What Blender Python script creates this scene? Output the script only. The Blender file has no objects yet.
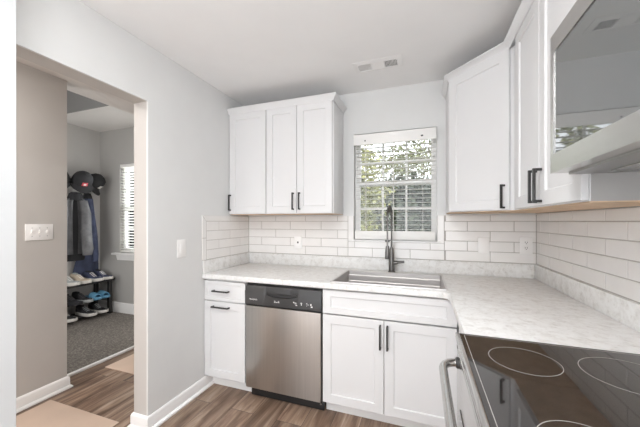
import bpy, bmesh, math, random
from mathutils import Vector, Matrix
from mathutils.geometry import tessellate_polygon

random.seed(7)
scene = bpy.context.scene
COL = scene.collection
PI = math.pi

# ------------------------------------------------------------------ camera, world, light, exposure
cam_data = bpy.data.cameras.new('camera')
cam = bpy.data.objects.new('camera', cam_data)
COL.objects.link(cam)
cam.location = (1.6315, -2.5236, 1.3257)
cam.rotation_euler = (PI / 2, 0, 0.348)
cam_data.sensor_width = 36.0
cam_data.lens = 294.476 / 640 * 36.0
cam_data.shift_x = (320 - 316.226) / 640
cam_data.shift_y = (221.08 - 213.5) / 640
cam_data.clip_start = 0.02
cam_data.clip_end = 300
scene.camera = cam

world = bpy.data.worlds.new('world')
scene.world = world
world.use_nodes = True
wn = world.node_tree
bg = wn.nodes['Background']
bg.inputs[0].default_value = (0.93, 0.96, 1.0, 1)
bg.inputs[1].default_value = 2.5

scene.view_settings.view_transform = 'Standard'
scene.view_settings.look = 'None'
scene.view_settings.gamma = 1.0
scene.view_settings.exposure = 0.26
scene.view_settings.use_curve_mapping = False
try:
    scene.cycles.max_bounces = 10
    scene.cycles.diffuse_bounces = 6
    scene.cycles.glossy_bounces = 6
    scene.cycles.transmission_bounces = 8
    scene.cycles.transparent_max_bounces = 12
    scene.cycles.sample_clamp_indirect = 6.0
    scene.cycles.caustics_reflective = False
    scene.cycles.caustics_refractive = False
except Exception:
    pass


def area(name, loc, rot, sx, sy, power, col=(1, 1, 1), shape='RECTANGLE'):
    d = bpy.data.lights.new(name, 'AREA')
    d.shape = shape
    d.size = sx
    if shape in ('RECTANGLE', 'ELLIPSE'):
        d.size_y = sy
    d.energy = power
    d.color = col
    o = bpy.data.objects.new(name, d)
    COL.objects.link(o)
    o.location = loc
    o.rotation_euler = rot
    return o


# added fill panel at the open rear wall, unseen behind the camera
area('rear_fill', (0.95, -4.38, 1.25), (PI / 2, 0, 0), 2.2, 2.2, 15, (0.95, 0.98, 1.0))
# added uplight behind the camera, bounced off the ceiling to brighten it
area('bounce_fill', (1.1, -3.3, 1.75), (PI, 0, 0), 0.5, 0.5, 40, (0.975, 0.988, 1.0))
# added unseen fills under the kitchen and hall ceilings, out of frame
area('kitchen_ceiling_fill', (1.15, -2.15, 2.42), (0, 0, 0), 0.5, 0.5, 17, (0.99, 0.99, 0.985), 'DISK')
area('hall_ceiling_fill', (-0.58, -1.9, 2.42), (0, 0, 0), 0.35, 0.35, 10, (1.0, 0.96, 0.92), 'DISK')
area('hall_end_fill', (-0.58, -4.15, 1.2), (PI / 2, 0, 0), 0.7, 2.0, 16, (1.0, 0.985, 0.97))  # added fill at the closed end of the hall, out of view
area('hall_side_fill', (-0.135, -3.0, 1.2), (0, PI / 2, 0), 2.0, 1.1, 27, (1.0, 0.985, 0.97))  # unseen panel added to brighten the left hall wall
area('mudroom_side_fill', (-1.25, 0.15, 1.35), (0, PI / 2, 0), 2.2, 0.6, 7, (1.0, 0.99, 0.97))  # added fill hidden by the doorway jamb, evens out the mudroom wall
area('mudroom_front_fill', (-2.05, -2.15, 1.4), (PI / 2, 0, 0), 1.0, 1.8, 20, (1.0, 0.99, 0.98))  # added out of view to brighten the mudroom back wall
# added fill behind the camera, turned towards the left wall to lift it
area('side_fill', (2.3, -3.5, 1.15), (PI / 2, 0, math.radians(48)), 1.0, 1.7, 11, (0.97, 0.98, 1.0))
# daylight at the two windows
area('mudroom_daylight', (-2.1, 0.75, 1.5), (-PI / 2, 0, 0), 0.9, 1.4, 70, (0.95, 0.98, 1.0))
sun_d = bpy.data.lights.new('sun', 'SUN')
sun_d.energy = 3.0
sun_d.angle = 0.05
sun_d.color = (1.0, 0.95, 0.86)
sun = bpy.data.objects.new('sun', sun_d)
COL.objects.link(sun)
sun.rotation_euler = (math.radians(48), 0, math.radians(25))


# ------------------------------------------------------------------ materials
def nodes_of(name):
    m = bpy.data.materials.new(name)
    m.use_nodes = True
    nt = m.node_tree
    return m, nt, nt.nodes['Principled BSDF']


def plain(name, col, rough=0.5, metal=0.0, noise=0.03, nscale=6.0, bump=0.0, bscale=200.0, ior=1.5, coat=0.0):
    m, nt, b = nodes_of(name)
    b.inputs['Roughness'].default_value = rough
    b.inputs['Metallic'].default_value = metal
    b.inputs['IOR'].default_value = ior
    if coat:
        b.inputs['Coat Weight'].default_value = coat
        b.inputs['Coat Roughness'].default_value = 0.05
    tc = nt.nodes.new('ShaderNodeTexCoord')
    n = nt.nodes.new('ShaderNodeTexNoise')
    n.inputs['Scale'].default_value = nscale
    n.inputs['Detail'].default_value = 4
    nt.links.new(tc.outputs['Object'], n.inputs['Vector'])
    r = nt.nodes.new('ShaderNodeValToRGB')
    r.color_ramp.elements[0].position = 0.3
    r.color_ramp.elements[1].position = 0.7
    r.color_ramp.elements[0].color = tuple(max(0, c * (1 - noise)) for c in col) + (1,)
    r.color_ramp.elements[1].color = tuple(min(1, c * (1 + noise)) for c in col) + (1,)
    nt.links.new(n.outputs['Fac'], r.inputs['Fac'])
    nt.links.new(r.outputs['Color'], b.inputs['Base Color'])
    if bump:
        n2 = nt.nodes.new('ShaderNodeTexNoise')
        n2.inputs['Scale'].default_value = bscale
        nt.links.new(tc.outputs['Object'], n2.inputs['Vector'])
        bp = nt.nodes.new('ShaderNodeBump')
        bp.inputs['Strength'].default_value = bump
        bp.inputs['Distance'].default_value = 0.002
        nt.links.new(n2.outputs['Fac'], bp.inputs['Height'])
        nt.links.new(bp.outputs['Normal'], b.inputs['Normal'])
    return m


def ramp(nt, stops):
    r = nt.nodes.new('ShaderNodeValToRGB')
    e = r.color_ramp.elements
    while len(e) < len(stops):
        e.new(0.5)
    for el, (p, c) in zip(e, stops):
        el.position = p
        el.color = tuple(c) + (1,)
    return r


def plank_floor(name):
    m, nt, b = nodes_of(name)
    L = nt.links
    tc = nt.nodes.new('ShaderNodeTexCoord')
    mp = nt.nodes.new('ShaderNodeMapping')
    mp.inputs['Rotation'].default_value = (0, 0, PI / 2)
    L.new(tc.outputs['Object'], mp.inputs['Vector'])
    br = nt.nodes.new('ShaderNodeTexBrick')
    br.offset = 0.37
    br.inputs['Scale'].default_value = 1.0
    br.inputs['Mortar Size'].default_value = 0.0015
    br.inputs['Brick Width'].default_value = 1.22
    br.inputs['Row Height'].default_value = 0.178
    br.inputs['Color1'].default_value = (0.0, 0.0, 0.0, 1)
    br.inputs['Color2'].default_value = (1, 1, 1, 1)
    br.inputs['Mortar'].default_value = (0.35, 0.35, 0.35, 1)
    L.new(mp.outputs['Vector'], br.inputs['Vector'])
    # grain, stretched along the plank, shifted per plank
    add = nt.nodes.new('ShaderNodeVectorMath')
    add.operation = 'MULTIPLY_ADD'
    L.new(br.outputs['Color'], add.inputs[0])
    add.inputs[1].default_value = (3.1, 7.7, 1.0)
    L.new(mp.outputs['Vector'], add.inputs[2])
    sc = nt.nodes.new('ShaderNodeMapping')
    sc.inputs['Scale'].default_value = (1.1, 11.0, 1.0)
    L.new(add.outputs[0], sc.inputs['Vector'])
    n = nt.nodes.new('ShaderNodeTexNoise')
    n.inputs['Scale'].default_value = 1.6
    n.inputs['Detail'].default_value = 7
    n.inputs['Roughness'].default_value = 0.62
    n.inputs['Distortion'].default_value = 0.6
    L.new(sc.outputs['Vector'], n.inputs['Vector'])
    r = ramp(nt, [(0.30, (0.075, 0.046, 0.032)), (0.44, (0.185, 0.118, 0.082)), (0.56, (0.30, 0.21, 0.152)), (0.70, (0.48, 0.38, 0.30))])
    L.new(n.outputs['Fac'], r.inputs['Fac'])
    mx = nt.nodes.new('ShaderNodeMix')
    mx.data_type = 'RGBA'
    mx.blend_type = 'MULTIPLY'
    mx.inputs[0].default_value = 0.55
    L.new(r.outputs['Color'], mx.inputs[6])
    r2 = ramp(nt, [(0.0, (0.62, 0.60, 0.58)), (1.0, (1.25, 1.22, 1.2))])
    L.new(br.outputs['Color'], r2.inputs['Fac'])
    L.new(r2.outputs['Color'], mx.inputs[7])
    mx2 = nt.nodes.new('ShaderNodeMix')
    mx2.data_type = 'RGBA'
    L.new(br.outputs['Fac'], mx2.inputs[0])
    L.new(mx.outputs[2], mx2.inputs[6])
    mx2.inputs[7].default_value = (0.06, 0.04, 0.03, 1)
    L.new(mx2.outputs[2], b.inputs['Base Color'])
    b.inputs['Roughness'].default_value = 0.42
    bp = nt.nodes.new('ShaderNodeBump')
    bp.inputs['Strength'].default_value = 0.12
    bp.inputs['Distance'].default_value = 0.002
    L.new(n.outputs['Fac'], bp.inputs['Height'])
    L.new(bp.outputs['Normal'], b.inputs['Normal'])
    return m


def stone(name):
    m, nt, b = nodes_of(name)
    L = nt.links
    tc = nt.nodes.new('ShaderNodeTexCoord')
    n1 = nt.nodes.new('ShaderNodeTexNoise')
    n1.inputs['Scale'].default_value = 26
    n1.inputs['Detail'].default_value = 8
    n1.inputs['Roughness'].default_value = 0.65
    n1.inputs['Distortion'].default_value = 0.5
    L.new(tc.outputs['Object'], n1.inputs['Vector'])
    r1 = ramp(nt, [(0.28, (0.56, 0.54, 0.52)), (0.42, (0.68, 0.67, 0.655)), (0.52, (0.735, 0.73, 0.72)), (0.70, (0.78, 0.78, 0.775))])
    L.new(n1.outputs['Fac'], r1.inputs['Fac'])
    n2 = nt.nodes.new('ShaderNodeTexVoronoi')
    n2.inputs['Scale'].default_value = 46
    L.new(tc.outputs['Object'], n2.inputs['Vector'])
    r2 = ramp(nt, [(0.0, (0.62, 0.58, 0.55)), (0.16, (0.9, 0.89, 0.88)), (0.3, (1, 1, 1))])
    L.new(n2.outputs['Distance'], r2.inputs['Fac'])
    mx = nt.nodes.new('ShaderNodeMix')
    mx.data_type = 'RGBA'
    mx.blend_type = 'MULTIPLY'
    mx.inputs[0].default_value = 0.6
    L.new(r1.outputs['Color'], mx.inputs[6])
    L.new(r2.outputs['Color'], mx.inputs[7])
    L.new(mx.outputs[2], b.inputs['Base Color'])
    b.inputs['Roughness'].default_value = 0.45
    return m


def brushed(name, col, rough=0.3, axis='x'):
    m, nt, b = nodes_of(name)
    L = nt.links
    tc = nt.nodes.new('ShaderNodeTexCoord')
    mp = nt.nodes.new('ShaderNodeMapping')
    s = {'x': (2, 260, 260), 'y': (260, 2, 260), 'z': (260, 260, 2)}[axis]
    mp.inputs['Scale'].default_value = s
    L.new(tc.outputs['Object'], mp.inputs['Vector'])
    n = nt.nodes.new('ShaderNodeTexNoise')
    n.inputs['Scale'].default_value = 1.0
    n.inputs['Detail'].default_value = 3
    L.new(mp.outputs['Vector'], n.inputs['Vector'])
    r = ramp(nt, [(0.25, tuple(c * 0.93 for c in col)), (0.75, tuple(min(1, c * 1.05) for c in col))])
    L.new(n.outputs['Fac'], r.inputs['Fac'])
    L.new(r.outputs['Color'], b.inputs['Base Color'])
    b.inputs['Metallic'].default_value = 1.0
    b.inputs['Roughness'].default_value = rough
    bp = nt.nodes.new('ShaderNodeBump')
    bp.inputs['Strength'].default_value = 0.06
    bp.inputs['Distance'].default_value = 0.001
    L.new(n.outputs['Fac'], bp.inputs['Height'])
    L.new(bp.outputs['Normal'], b.inputs['Normal'])
    return m


def carpet_mat(name):
    m, nt, b = nodes_of(name)
    L = nt.links
    tc = nt.nodes.new('ShaderNodeTexCoord')
    n = nt.nodes.new('ShaderNodeTexNoise')
    n.inputs['Scale'].default_value = 55
    n.inputs['Detail'].default_value = 6
    n.inputs['Roughness'].default_value = 0.8
    L.new(tc.outputs['Object'], n.inputs['Vector'])
    r = ramp(nt, [(0.32, (0.07, 0.062, 0.055)), (0.5, (0.19, 0.17, 0.15)), (0.68, (0.40, 0.365, 0.33))])
    L.new(n.outputs['Fac'], r.inputs['Fac'])
    L.new(r.outputs['Color'], b.inputs['Base Color'])
    b.inputs['Roughness'].default_value = 0.95
    bp = nt.nodes.new('ShaderNodeBump')
    bp.inputs['Strength'].default_value = 0.7
    bp.inputs['Distance'].default_value = 0.01
    L.new(n.outputs['Fac'], bp.inputs['Height'])
    L.new(bp.outputs['Normal'], b.inputs['Normal'])
    return m


def glass_mat(name):
    m = bpy.data.materials.new(name)
    m.use_nodes = True
    nt = m.node_tree
    nt.nodes.remove(nt.nodes['Principled BSDF'])
    out = nt.nodes['Material Output']
    t = nt.nodes.new('ShaderNodeBsdfTransparent')
    t.inputs[0].default_value = (0.97, 0.98, 0.98, 1)
    g = nt.nodes.new('ShaderNodeBsdfGlossy')
    g.inputs['Roughness'].default_value = 0.02
    f = nt.nodes.new('ShaderNodeFresnel')
    f.inputs[0].default_value = 1.45
    mx = nt.nodes.new('ShaderNodeMixShader')
    nt.links.new(f.outputs[0], mx.inputs[0])
    nt.links.new(t.outputs[0], mx.inputs[1])
    nt.links.new(g.outputs[0], mx.inputs[2])
    nt.links.new(mx.outputs[0], out.inputs[0])
    return m


MT = {}
MT['wall'] = plain('wall_paint', (0.69, 0.693, 0.688), 0.75, noise=0.012, bump=0.05, bscale=260)
MT['hallwall'] = plain('taupe_wall_paint', (0.50, 0.475, 0.452), 0.75, noise=0.012, bump=0.05, bscale=260)
MT['mudwall'] = plain('grey_wall_paint', (0.43, 0.42, 0.405), 0.75, noise=0.012)
MT['ceil'] = plain('ceiling_paint', (0.86, 0.855, 0.85), 0.85, noise=0.01, bump=0.08, bscale=180)
MT['trim'] = plain('white_trim_paint', (0.86, 0.855, 0.85), 0.4, noise=0.01)
MT['cab'] = plain('white_cabinet_paint', (0.705, 0.702, 0.706), 0.38, noise=0.008)
MT['cabgreyshade'] = plain('shaded_grey_cabinet_side', (0.38, 0.37, 0.36), 0.5, noise=0.01)  # grey side panel, darkened further for the shade below the microwave
MT['rawwood'] = plain('raw_plywood', (0.62, 0.44, 0.29), 0.6, noise=0.12, nscale=14)
MT['black'] = plain('black_handle_metal', (0.05, 0.049, 0.048), 0.38, 0.6, noise=0.05)
MT['blackplastic'] = plain('black_plastic', (0.022, 0.022, 0.023), 0.35, noise=0.05)
MT['blackwood'] = plain('black_painted_wood', (0.018, 0.017, 0.017), 0.45, noise=0.2, nscale=20)
MT['charcoal'] = plain('charcoal_panel', (0.055, 0.054, 0.055), 0.3, 0.3, noise=0.04)
MT['tile'] = plain('glazed_white_tile', (0.79, 0.775, 0.76), 0.12, noise=0.02, nscale=9, bump=0.12, bscale=9)
MT['grout'] = plain('grey_grout', (0.40, 0.375, 0.35), 0.9, noise=0.06, nscale=40)
MT['floor'] = plank_floor('wood_plank_floor')
MT['stone'] = stone('speckled_pale_stone')
MT['steel'] = brushed('brushed_steel_door', (0.56, 0.545, 0.525), 0.3, 'z')
MT['steelx'] = brushed('brushed_steel_sink', (0.66, 0.64, 0.63), 0.38, 'x')
MT['steely'] = brushed('brushed_steel_trim', (0.60, 0.59, 0.575), 0.24, 'y')
MT['steelbar'] = plain('smooth_steel_bar', (0.56, 0.55, 0.54), 0.24, 1.0, noise=0.03)
MT['blackglass'] = plain('black_glass', (0.02, 0.017, 0.016), 0.04, noise=0.02, ior=1.75)
MT['mwglass'] = plain('tinted_mirror_glass', (0.085, 0.09, 0.09), 0.03, noise=0.02, ior=2.35)
MT['ring'] = plain('pale_printed_ring', (0.34, 0.325, 0.31), 0.4)
MT['gunmetal'] = plain('gunmetal_faucet', (0.17, 0.165, 0.16), 0.3, 0.9, noise=0.05)
MT['white_plastic'] = plain('white_plastic', (0.84, 0.83, 0.82), 0.3, noise=0.01)
MT['blind'] = plain('white_blind_slat', (0.84, 0.83, 0.81), 0.45, noise=0.01)
MT['dark'] = plain('dark_slot', (0.03, 0.03, 0.03), 0.6)
def slat_mat(name):
    m, nt, b = nodes_of(name)
    b.inputs['Base Color'].default_value = (0.88, 0.875, 0.86, 1)
    b.inputs['Roughness'].default_value = 0.5
    t = nt.nodes.new('ShaderNodeBsdfTranslucent')
    tc = nt.nodes.new('ShaderNodeTexCoord')
    n = nt.nodes.new('ShaderNodeTexNoise')
    n.inputs['Scale'].default_value = 5
    nt.links.new(tc.outputs['Object'], n.inputs['Vector'])
    r = ramp(nt, [(0.3, (0.84, 0.83, 0.80)), (0.7, (0.90, 0.89, 0.87))])
    nt.links.new(n.outputs['Fac'], r.inputs['Fac'])
    nt.links.new(r.outputs['Color'], t.inputs[0])
    mx = nt.nodes.new('ShaderNodeMixShader')
    mx.inputs[0].default_value = 0.55
    nt.links.new(b.outputs[0], mx.inputs[1])
    nt.links.new(t.outputs[0], mx.inputs[2])
    nt.links.new(mx.outputs[0], nt.nodes['Material Output'].inputs[0])
    return m


MT['slat'] = slat_mat('white_blind_slat_thin')
MT['glass'] = glass_mat('window_glass')
MT['carpet'] = carpet_mat('brown_grey_carpet')
MT['tan'] = plain('tan_paper', (0.66, 0.51, 0.41), 0.8, noise=0.05, nscale=3)
MT['jacket'] = plain('grey_fabric', (0.085, 0.085, 0.09), 0.9, noise=0.25, nscale=12, bump=0.3, bscale=90)
MT['jacketdark'] = plain('black_lining', (0.015, 0.015, 0.017), 0.9, noise=0.2)
MT['navy'] = plain('navy_fabric', (0.045, 0.055, 0.10), 0.85, noise=0.25, nscale=10, bump=0.3, bscale=90)
MT['jacketlight'] = plain('lighter_grey_fabric', (0.125, 0.125, 0.13), 0.9, noise=0.25, nscale=14, bump=0.3, bscale=90)
MT['navylight'] = plain('faded_navy_fabric', (0.07, 0.085, 0.15), 0.85, noise=0.3, nscale=12)
MT['cap'] = plain('black_cap_cloth', (0.016, 0.016, 0.017), 0.9, noise=0.2)
MT['capgrey'] = plain('dark_grey_cap_cloth', (0.022, 0.022, 0.024), 0.9, noise=0.2)
MT['red'] = plain('red_patch', (0.55, 0.06, 0.08), 0.7)
MT['whitecloth'] = plain('white_cloth', (0.75, 0.73, 0.70), 0.8, noise=0.05)
MT['beige'] = plain('beige_leather', (0.52, 0.44, 0.34), 0.7, noise=0.06)
MT['greyfab'] = plain('pale_grey_fabric', (0.36, 0.38, 0.38), 0.8, noise=0.08)
MT['blue'] = plain('blue_foam', (0.12, 0.30, 0.46), 0.6, noise=0.1)
MT['shoeblack'] = plain('black_shoe_fabric', (0.02, 0.02, 0.023), 0.7, noise=0.2)
MT['sole'] = plain('off_white_rubber', (0.68, 0.66, 0.62), 0.6, noise=0.05)
MT['gum'] = plain('tan_rubber', (0.50, 0.37, 0.26), 0.6, noise=0.05)
MT['grass'] = plain('lawn_grass', (0.27, 0.27, 0.15), 0.9, noise=0.35, nscale=3)
MT['leafy'] = plain('yellow_green_leaves', (0.23, 0.235, 0.11), 0.7, noise=0.5, nscale=1.6)
MT['leafd'] = plain('dark_green_leaves', (0.042, 0.055, 0.035), 0.7, noise=0.5, nscale=1.6)
MT['leafm'] = plain('mid_green_leaves', (0.16, 0.175, 0.09), 0.7, noise=0.4, nscale=1.6)
MT['bark'] = plain('tree_bark', (0.13, 0.10, 0.075), 0.9, noise=0.3, nscale=8)
MT['concrete'] = plain('pale_concrete', (0.62, 0.58, 0.55), 0.85, noise=0.06)
MT['siding'] = plain('white_siding', (0.80, 0.80, 0.78), 0.7, noise=0.02)
MT['shingle'] = plain('grey_shingles', (0.20, 0.19, 0.18), 0.9, noise=0.2, nscale=20)


# ------------------------------------------------------------------ mesh helpers
def new():
    return bmesh.new()


def add_box(bm, x0, x1, y0, y1, z0, z1, bev=0.0):
    x0, x1 = min(x0, x1), max(x0, x1)
    y0, y1 = min(y0, y1), max(y0, y1)
    z0, z1 = min(z0, z1), max(z0, z1)
    v = [bm.verts.new(p) for p in ((x0, y0, z0), (x1, y0, z0), (x1, y1, z0), (x0, y1, z0),
                                   (x0, y0, z1), (x1, y0, z1), (x1, y1, z1), (x0, y1, z1))]
    fs = [bm.faces.new([v[i] for i in q]) for q in ((3, 2, 1, 0), (4, 5, 6, 7), (0, 1, 5, 4), (1, 2, 6, 5), (2, 3, 7, 6), (3, 0, 4, 7))]
    if bev:
        es = set()
        for f in fs:
            es.update(f.edges)
        bmesh.ops.bevel(bm, geom=list(es), offset=bev, segments=2, affect='EDGES', profile=0.5)
    return bm


def box(*a, bev=0.0):
    return add_box(new(), *a, bev=bev)


def add_loft(bm, rings, cap0=True, cap1=True, closed=True):
    R = [[bm.verts.new(p) for p in r] for r in rings]
    n = len(R[0])
    for a, b in zip(R[:-1], R[1:]):
        for i in range(n if closed else n - 1):
            j = (i + 1) % n
            bm.faces.new((a[i], a[j], b[j], b[i]))
    if cap0:
        bm.faces.new(list(reversed(R[0])))
    if cap1:
        bm.faces.new(R[-1])
    return bm


def frame_for(t):
    t = t.normalized()
    up = Vector((0, 0, 1)) if abs(t.z) < 0.95 else Vector((1, 0, 0))
    a = t.cross(up).normalized()
    return a, a.cross(t).normalized()


def add_tube(bm, pts, r, seg=12, cap=True):
    pts = [Vector(p) for p in pts]
    n = len(pts)
    rs = r if isinstance(r, (list, tuple)) else [r] * n
    rings = []
    a = None
    for i, p in enumerate(pts):
        t = (pts[min(i + 1, n - 1)] - pts[max(i - 1, 0)]).normalized()
        if a is None:
            a, b = frame_for(t)
        else:
            a = (a - t * a.dot(t)).normalized()
            b = t.cross(a) * -1
        b = a.cross(t)
        rings.append([p + (a * math.cos(2 * PI * k / seg) + b * math.sin(2 * PI * k / seg)) * rs[i] for k in range(seg)])
    add_loft(bm, rings, cap, cap)
    return bm


def add_lathe(bm, prof, c=(0, 0, 0), seg=24, axis='z'):
    rings = []
    for r, h in prof:
        ring = []
        for k in range(seg):
            a = 2 * PI * k / seg
            if axis == 'z':
                p = (r * math.cos(a), r * math.sin(a), h)
            elif axis == 'y':
                p = (r * math.cos(a), h, -r * math.sin(a))
            else:
                p = (h, r * math.cos(a), r * math.sin(a))
            ring.append((p[0] + c[0], p[1] + c[1], p[2] + c[2]))
        rings.append(ring)
    return add_loft(bm, rings)


def offset_poly(pts, d):
    """inward offset of a counter-clockwise polygon"""
    n = len(pts)
    out = []
    for i in range(n):
        p0, p1, p2 = Vector(pts[i - 1]), Vector(pts[i]), Vector(pts[(i + 1) % n])
        e1, e2 = (p1 - p0).normalized(), (p2 - p1).normalized()
        n1, n2 = Vector((-e1.y, e1.x)), Vector((-e2.y, e2.x))
        m = (n1 + n2)
        k = 1 + n1.dot(n2)
        out.append(tuple(p1 + m * (d / max(k, 0.2))))
    return out


def obj(name, bm, mat, parent=None, smooth=True, angle=35):
    bmesh.ops.recalc_face_normals(bm, faces=bm.faces[:])
    if smooth:
        lim = math.radians(angle)
        for e in bm.edges:
            if len(e.link_faces) == 2:
                e.smooth = e.calc_face_angle(0) < lim
        for f in bm.faces:
            f.smooth = True
    me = bpy.data.meshes.new(name)
    bm.to_mesh(me)
    bm.free()
    me.materials.append(mat)
    o = bpy.data.objects.new(name, me)
    COL.objects.link(o)
    if parent:
        o.parent = parent
    return o


def tag(o, label, cat, group=None):
    o['label'] = label
    o['category'] = cat
    if group:
        o['group'] = group
    return o


def thing(name, label, cat, loc=(0, 0, 0), rotz=0, group=None):
    o = bpy.data.objects.new(name, None)
    o.empty_display_size = 0.1
    COL.objects.link(o)
    o.location = loc
    o.rotation_euler = (0, 0, rotz)
    return tag(o, label, cat, group)


def struct(name, bm, mat, parent=None):
    o = obj(name, bm, mat, parent)
    if not parent:
        o['kind'] = 'structure'
    return o


def struct_root(name, loc=(0, 0, 0)):
    o = bpy.data.objects.new(name, None)
    COL.objects.link(o)
    o.location = loc
    o['kind'] = 'structure'
    return o


def dup(root, loc, rotz, label, group=None):
    r = root.copy()
    COL.objects.link(r)
    r.location = loc
    r.rotation_euler = (0, 0, rotz)
    r['label'] = label
    if group:
        r['group'] = group
    for ch in list(root.children):
        c = ch.copy()
        COL.objects.link(c)
        c.parent = r
        for g in list(ch.children):
            d = g.copy()
            COL.objects.link(d)
            d.parent = c
    return r


def slab(outer, holes, z0, z1):
    """prism from an outline (counter-clockwise) with holes"""
    bm = new()
    loops = [outer] + holes
    flat = [p for l in loops for p in l]
    tris = tessellate_polygon([[Vector((p[0], p[1], 0)) for p in l] for l in loops])
    top = [bm.verts.new((p[0], p[1], z1)) for p in flat]
    bot = [bm.verts.new((p[0], p[1], z0)) for p in flat]
    for t in tris:
        bm.faces.new([top[i] for i in t])
        bm.faces.new([bot[i] for i in reversed(t)])
    k = 0
    for l in loops:
        n = len(l)
        for i in range(n):
            j = (i + 1) % n
            bm.faces.new((bot[k + i], bot[k + j], top[k + j], top[k + i]))
        k += n
    return bm


# ------------------------------------------------------------------ the setting
RW = 2.4014          # right wall
JY = -1.139          # kitchen side of the doorway jamb
struct('floor', box(-1.205, 2.55, -4.5, 0.62, -0.1, 0.0), MT['floor'])
struct('floor_mudroom', box(-3.0, -1.215, -2.3, 0.62, -0.1, 0.012), MT['carpet'])
struct('ceiling', box(-0.0, 2.55, -4.5, 0.15, 2.44, 2.56), MT['ceil'])
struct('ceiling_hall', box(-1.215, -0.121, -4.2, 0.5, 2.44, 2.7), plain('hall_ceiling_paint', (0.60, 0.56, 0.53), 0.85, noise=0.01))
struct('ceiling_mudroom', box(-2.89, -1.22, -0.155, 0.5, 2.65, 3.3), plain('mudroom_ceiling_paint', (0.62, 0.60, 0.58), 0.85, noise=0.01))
struct('wall_bulkhead', box(-2.89, -1.22, -0.175, -0.156, 2.6505, 3.3), plain('shaded_recess_paint', (0.22, 0.215, 0.21), 0.8, noise=0.01))  # face coloured darker to carry the shade of the recess
struct('ceiling_stair', box(-2.89, -1.22, -2.2, -0.16, 3.3, 3.4), MT['mudwall'])

# back wall with the window hole
WX0, WX1, WZ0, WZ1 = 1.066, 1.735, 1.158, 2.078
bm = new()
add_box(bm, 0.0, WX0, 0.0, 0.15, 0, 2.44)
add_box(bm, WX1, RW, 0.0, 0.15, 0, 2.44)
add_box(bm, WX0, WX1, 0.0, 0.15, 0, WZ0)
add_box(bm, WX0, WX1, 0.0, 0.15, WZ1, 2.44)
struct('wall_back', bm, MT['wall'])
# left wall: beside the cabinets, above the doorway, behind the near corner
bm = new()
add_box(bm, -0.012, 0, JY, 0.62, 0, 2.44)
add_box(bm, -0.012, 0, -2.05, JY, 2.083, 2.44)
add_box(bm, -0.06, 0, -4.5, -2.05, 0, 2.44)
struct('wall_left', bm, MT['wall'])
bm = new()
add_box(bm, -0.121, -0.012, JY, 0.62, 0, 2.44)
add_box(bm, -0.121, -0.012, -2.05, JY, 2.083, 2.44)
add_box(bm, -0.121, -0.06, -4.2, -2.05, 0, 2.44)
struct('wall_hall_right', bm, MT['hallwall'])
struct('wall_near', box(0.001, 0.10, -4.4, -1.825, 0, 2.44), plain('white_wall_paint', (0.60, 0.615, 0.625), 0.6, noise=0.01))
struct('wall_right', box(RW, RW + 0.15, -4.5, 0.15, 0, 2.44), MT['wall'])
bm = new()
add_box(bm, 0.1, 2.4, -4.6, -4.5, 2.3, 2.44)
add_box(bm, 2.1, 2.4, -4.6, -4.5, 0, 2.3)
struct('wall_rear', bm, MT['wall'])
# hall and mudroom
struct('wall_hall_left', box(-1.15, -1.03, -4.2, -0.998, 0, 2.44), MT['hallwall'])
struct('wall_hall_rear', box(-1.15, -0.121, -4.3, -4.2, 0, 2.44), MT['hallwall'])
struct('wall_hall_back', box(-1.22, -0.121, 0.5, 0.62, 0, 2.7), MT['hallwall'])
struct('wall_mudroom_left', box(-3.0, -2.89, -2.3, 0.62, 0.012, 3.3), MT['mudwall'])
MX0, MX1, MZ0, MZ1 = -2.475, -1.72, 0.872, 2.145
bm = new()
add_box(bm, -2.89, MX0, 0.5, 0.62, 0.012, 3.3)
add_box(bm, MX1, -1.22, 0.5, 0.62, 0.012, 3.3)
add_box(bm, MX0, MX1, 0.5, 0.62, 0.012, MZ0)
add_box(bm, MX0, MX1, 0.5, 0.62, MZ1, 3.3)
struct('wall_mudroom_back', bm, MT['mudwall'])
struct('wall_mudroom_front', box(-2.89, -1.15, -2.3, -2.2, 0.012, 3.3), MT['mudwall'])
struct('wall_mudroom_right', box(-1.22, -1.15, -2.2, -0.998, 2.44, 3.3), MT['mudwall'])
struct('trim_1', box(-1.222, -1.19, -0.99, 0.5, 0.0, 0.022, bev=0.004), MT['trim'])


# baseboards: profile swept along a polyline (outward side given by sign)
def sweep(path, prof, side=1, closed_ends=True):
    """path: list of (x, y); prof: list of (out, z); side 1 offsets to the right of travel"""
    n = len(path)
    rings = []
    P = [Vector(p) for p in path]
    for i in range(n):
        ds = []
        if i > 0:
            ds.append((P[i] - P[i - 1]).normalized())
        if i < n - 1:
            ds.append((P[i + 1] - P[i]).normalized())
        ns = [Vector((d.y, -d.x)) * side for d in ds]
        if len(ns) == 2:
            m = ns[0] + ns[1]
            k = 1 + ns[0].dot(ns[1])
            off = m / k
        else:
            off = ns[0]
        rings.append([(P[i].x + off.x * o, P[i].y + off.y * o, z) for o, z in prof])
    return add_loft(new(), rings)


BASE = [(0, 0.0), (0.028, 0.0), (0.028, 0.010), (0.020, 0.020), (0.014, 0.022), (0.014, 0.078), (0.010, 0.088), (0.005, 0.094), (0, 0.094)]
struct('baseboard_left', sweep([(0, -0.53), (0, JY), (-0.121, JY), (-0.121, 0.5)], BASE, -1), MT['trim'])
struct('baseboard_hall', sweep([(-1.03, -4.2), (-1.03, -0.998), (-1.15, -0.998)], BASE, 1), MT['trim'])
BASE2 = [(0, 0.013), (0.015, 0.013), (0.015, 0.135), (0.008, 0.155), (0, 0.155)]
struct('baseboard_mudroom', sweep([(-2.89, 0.5), (-1.22, 0.5)], BASE2, 1), MT['trim'])

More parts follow.
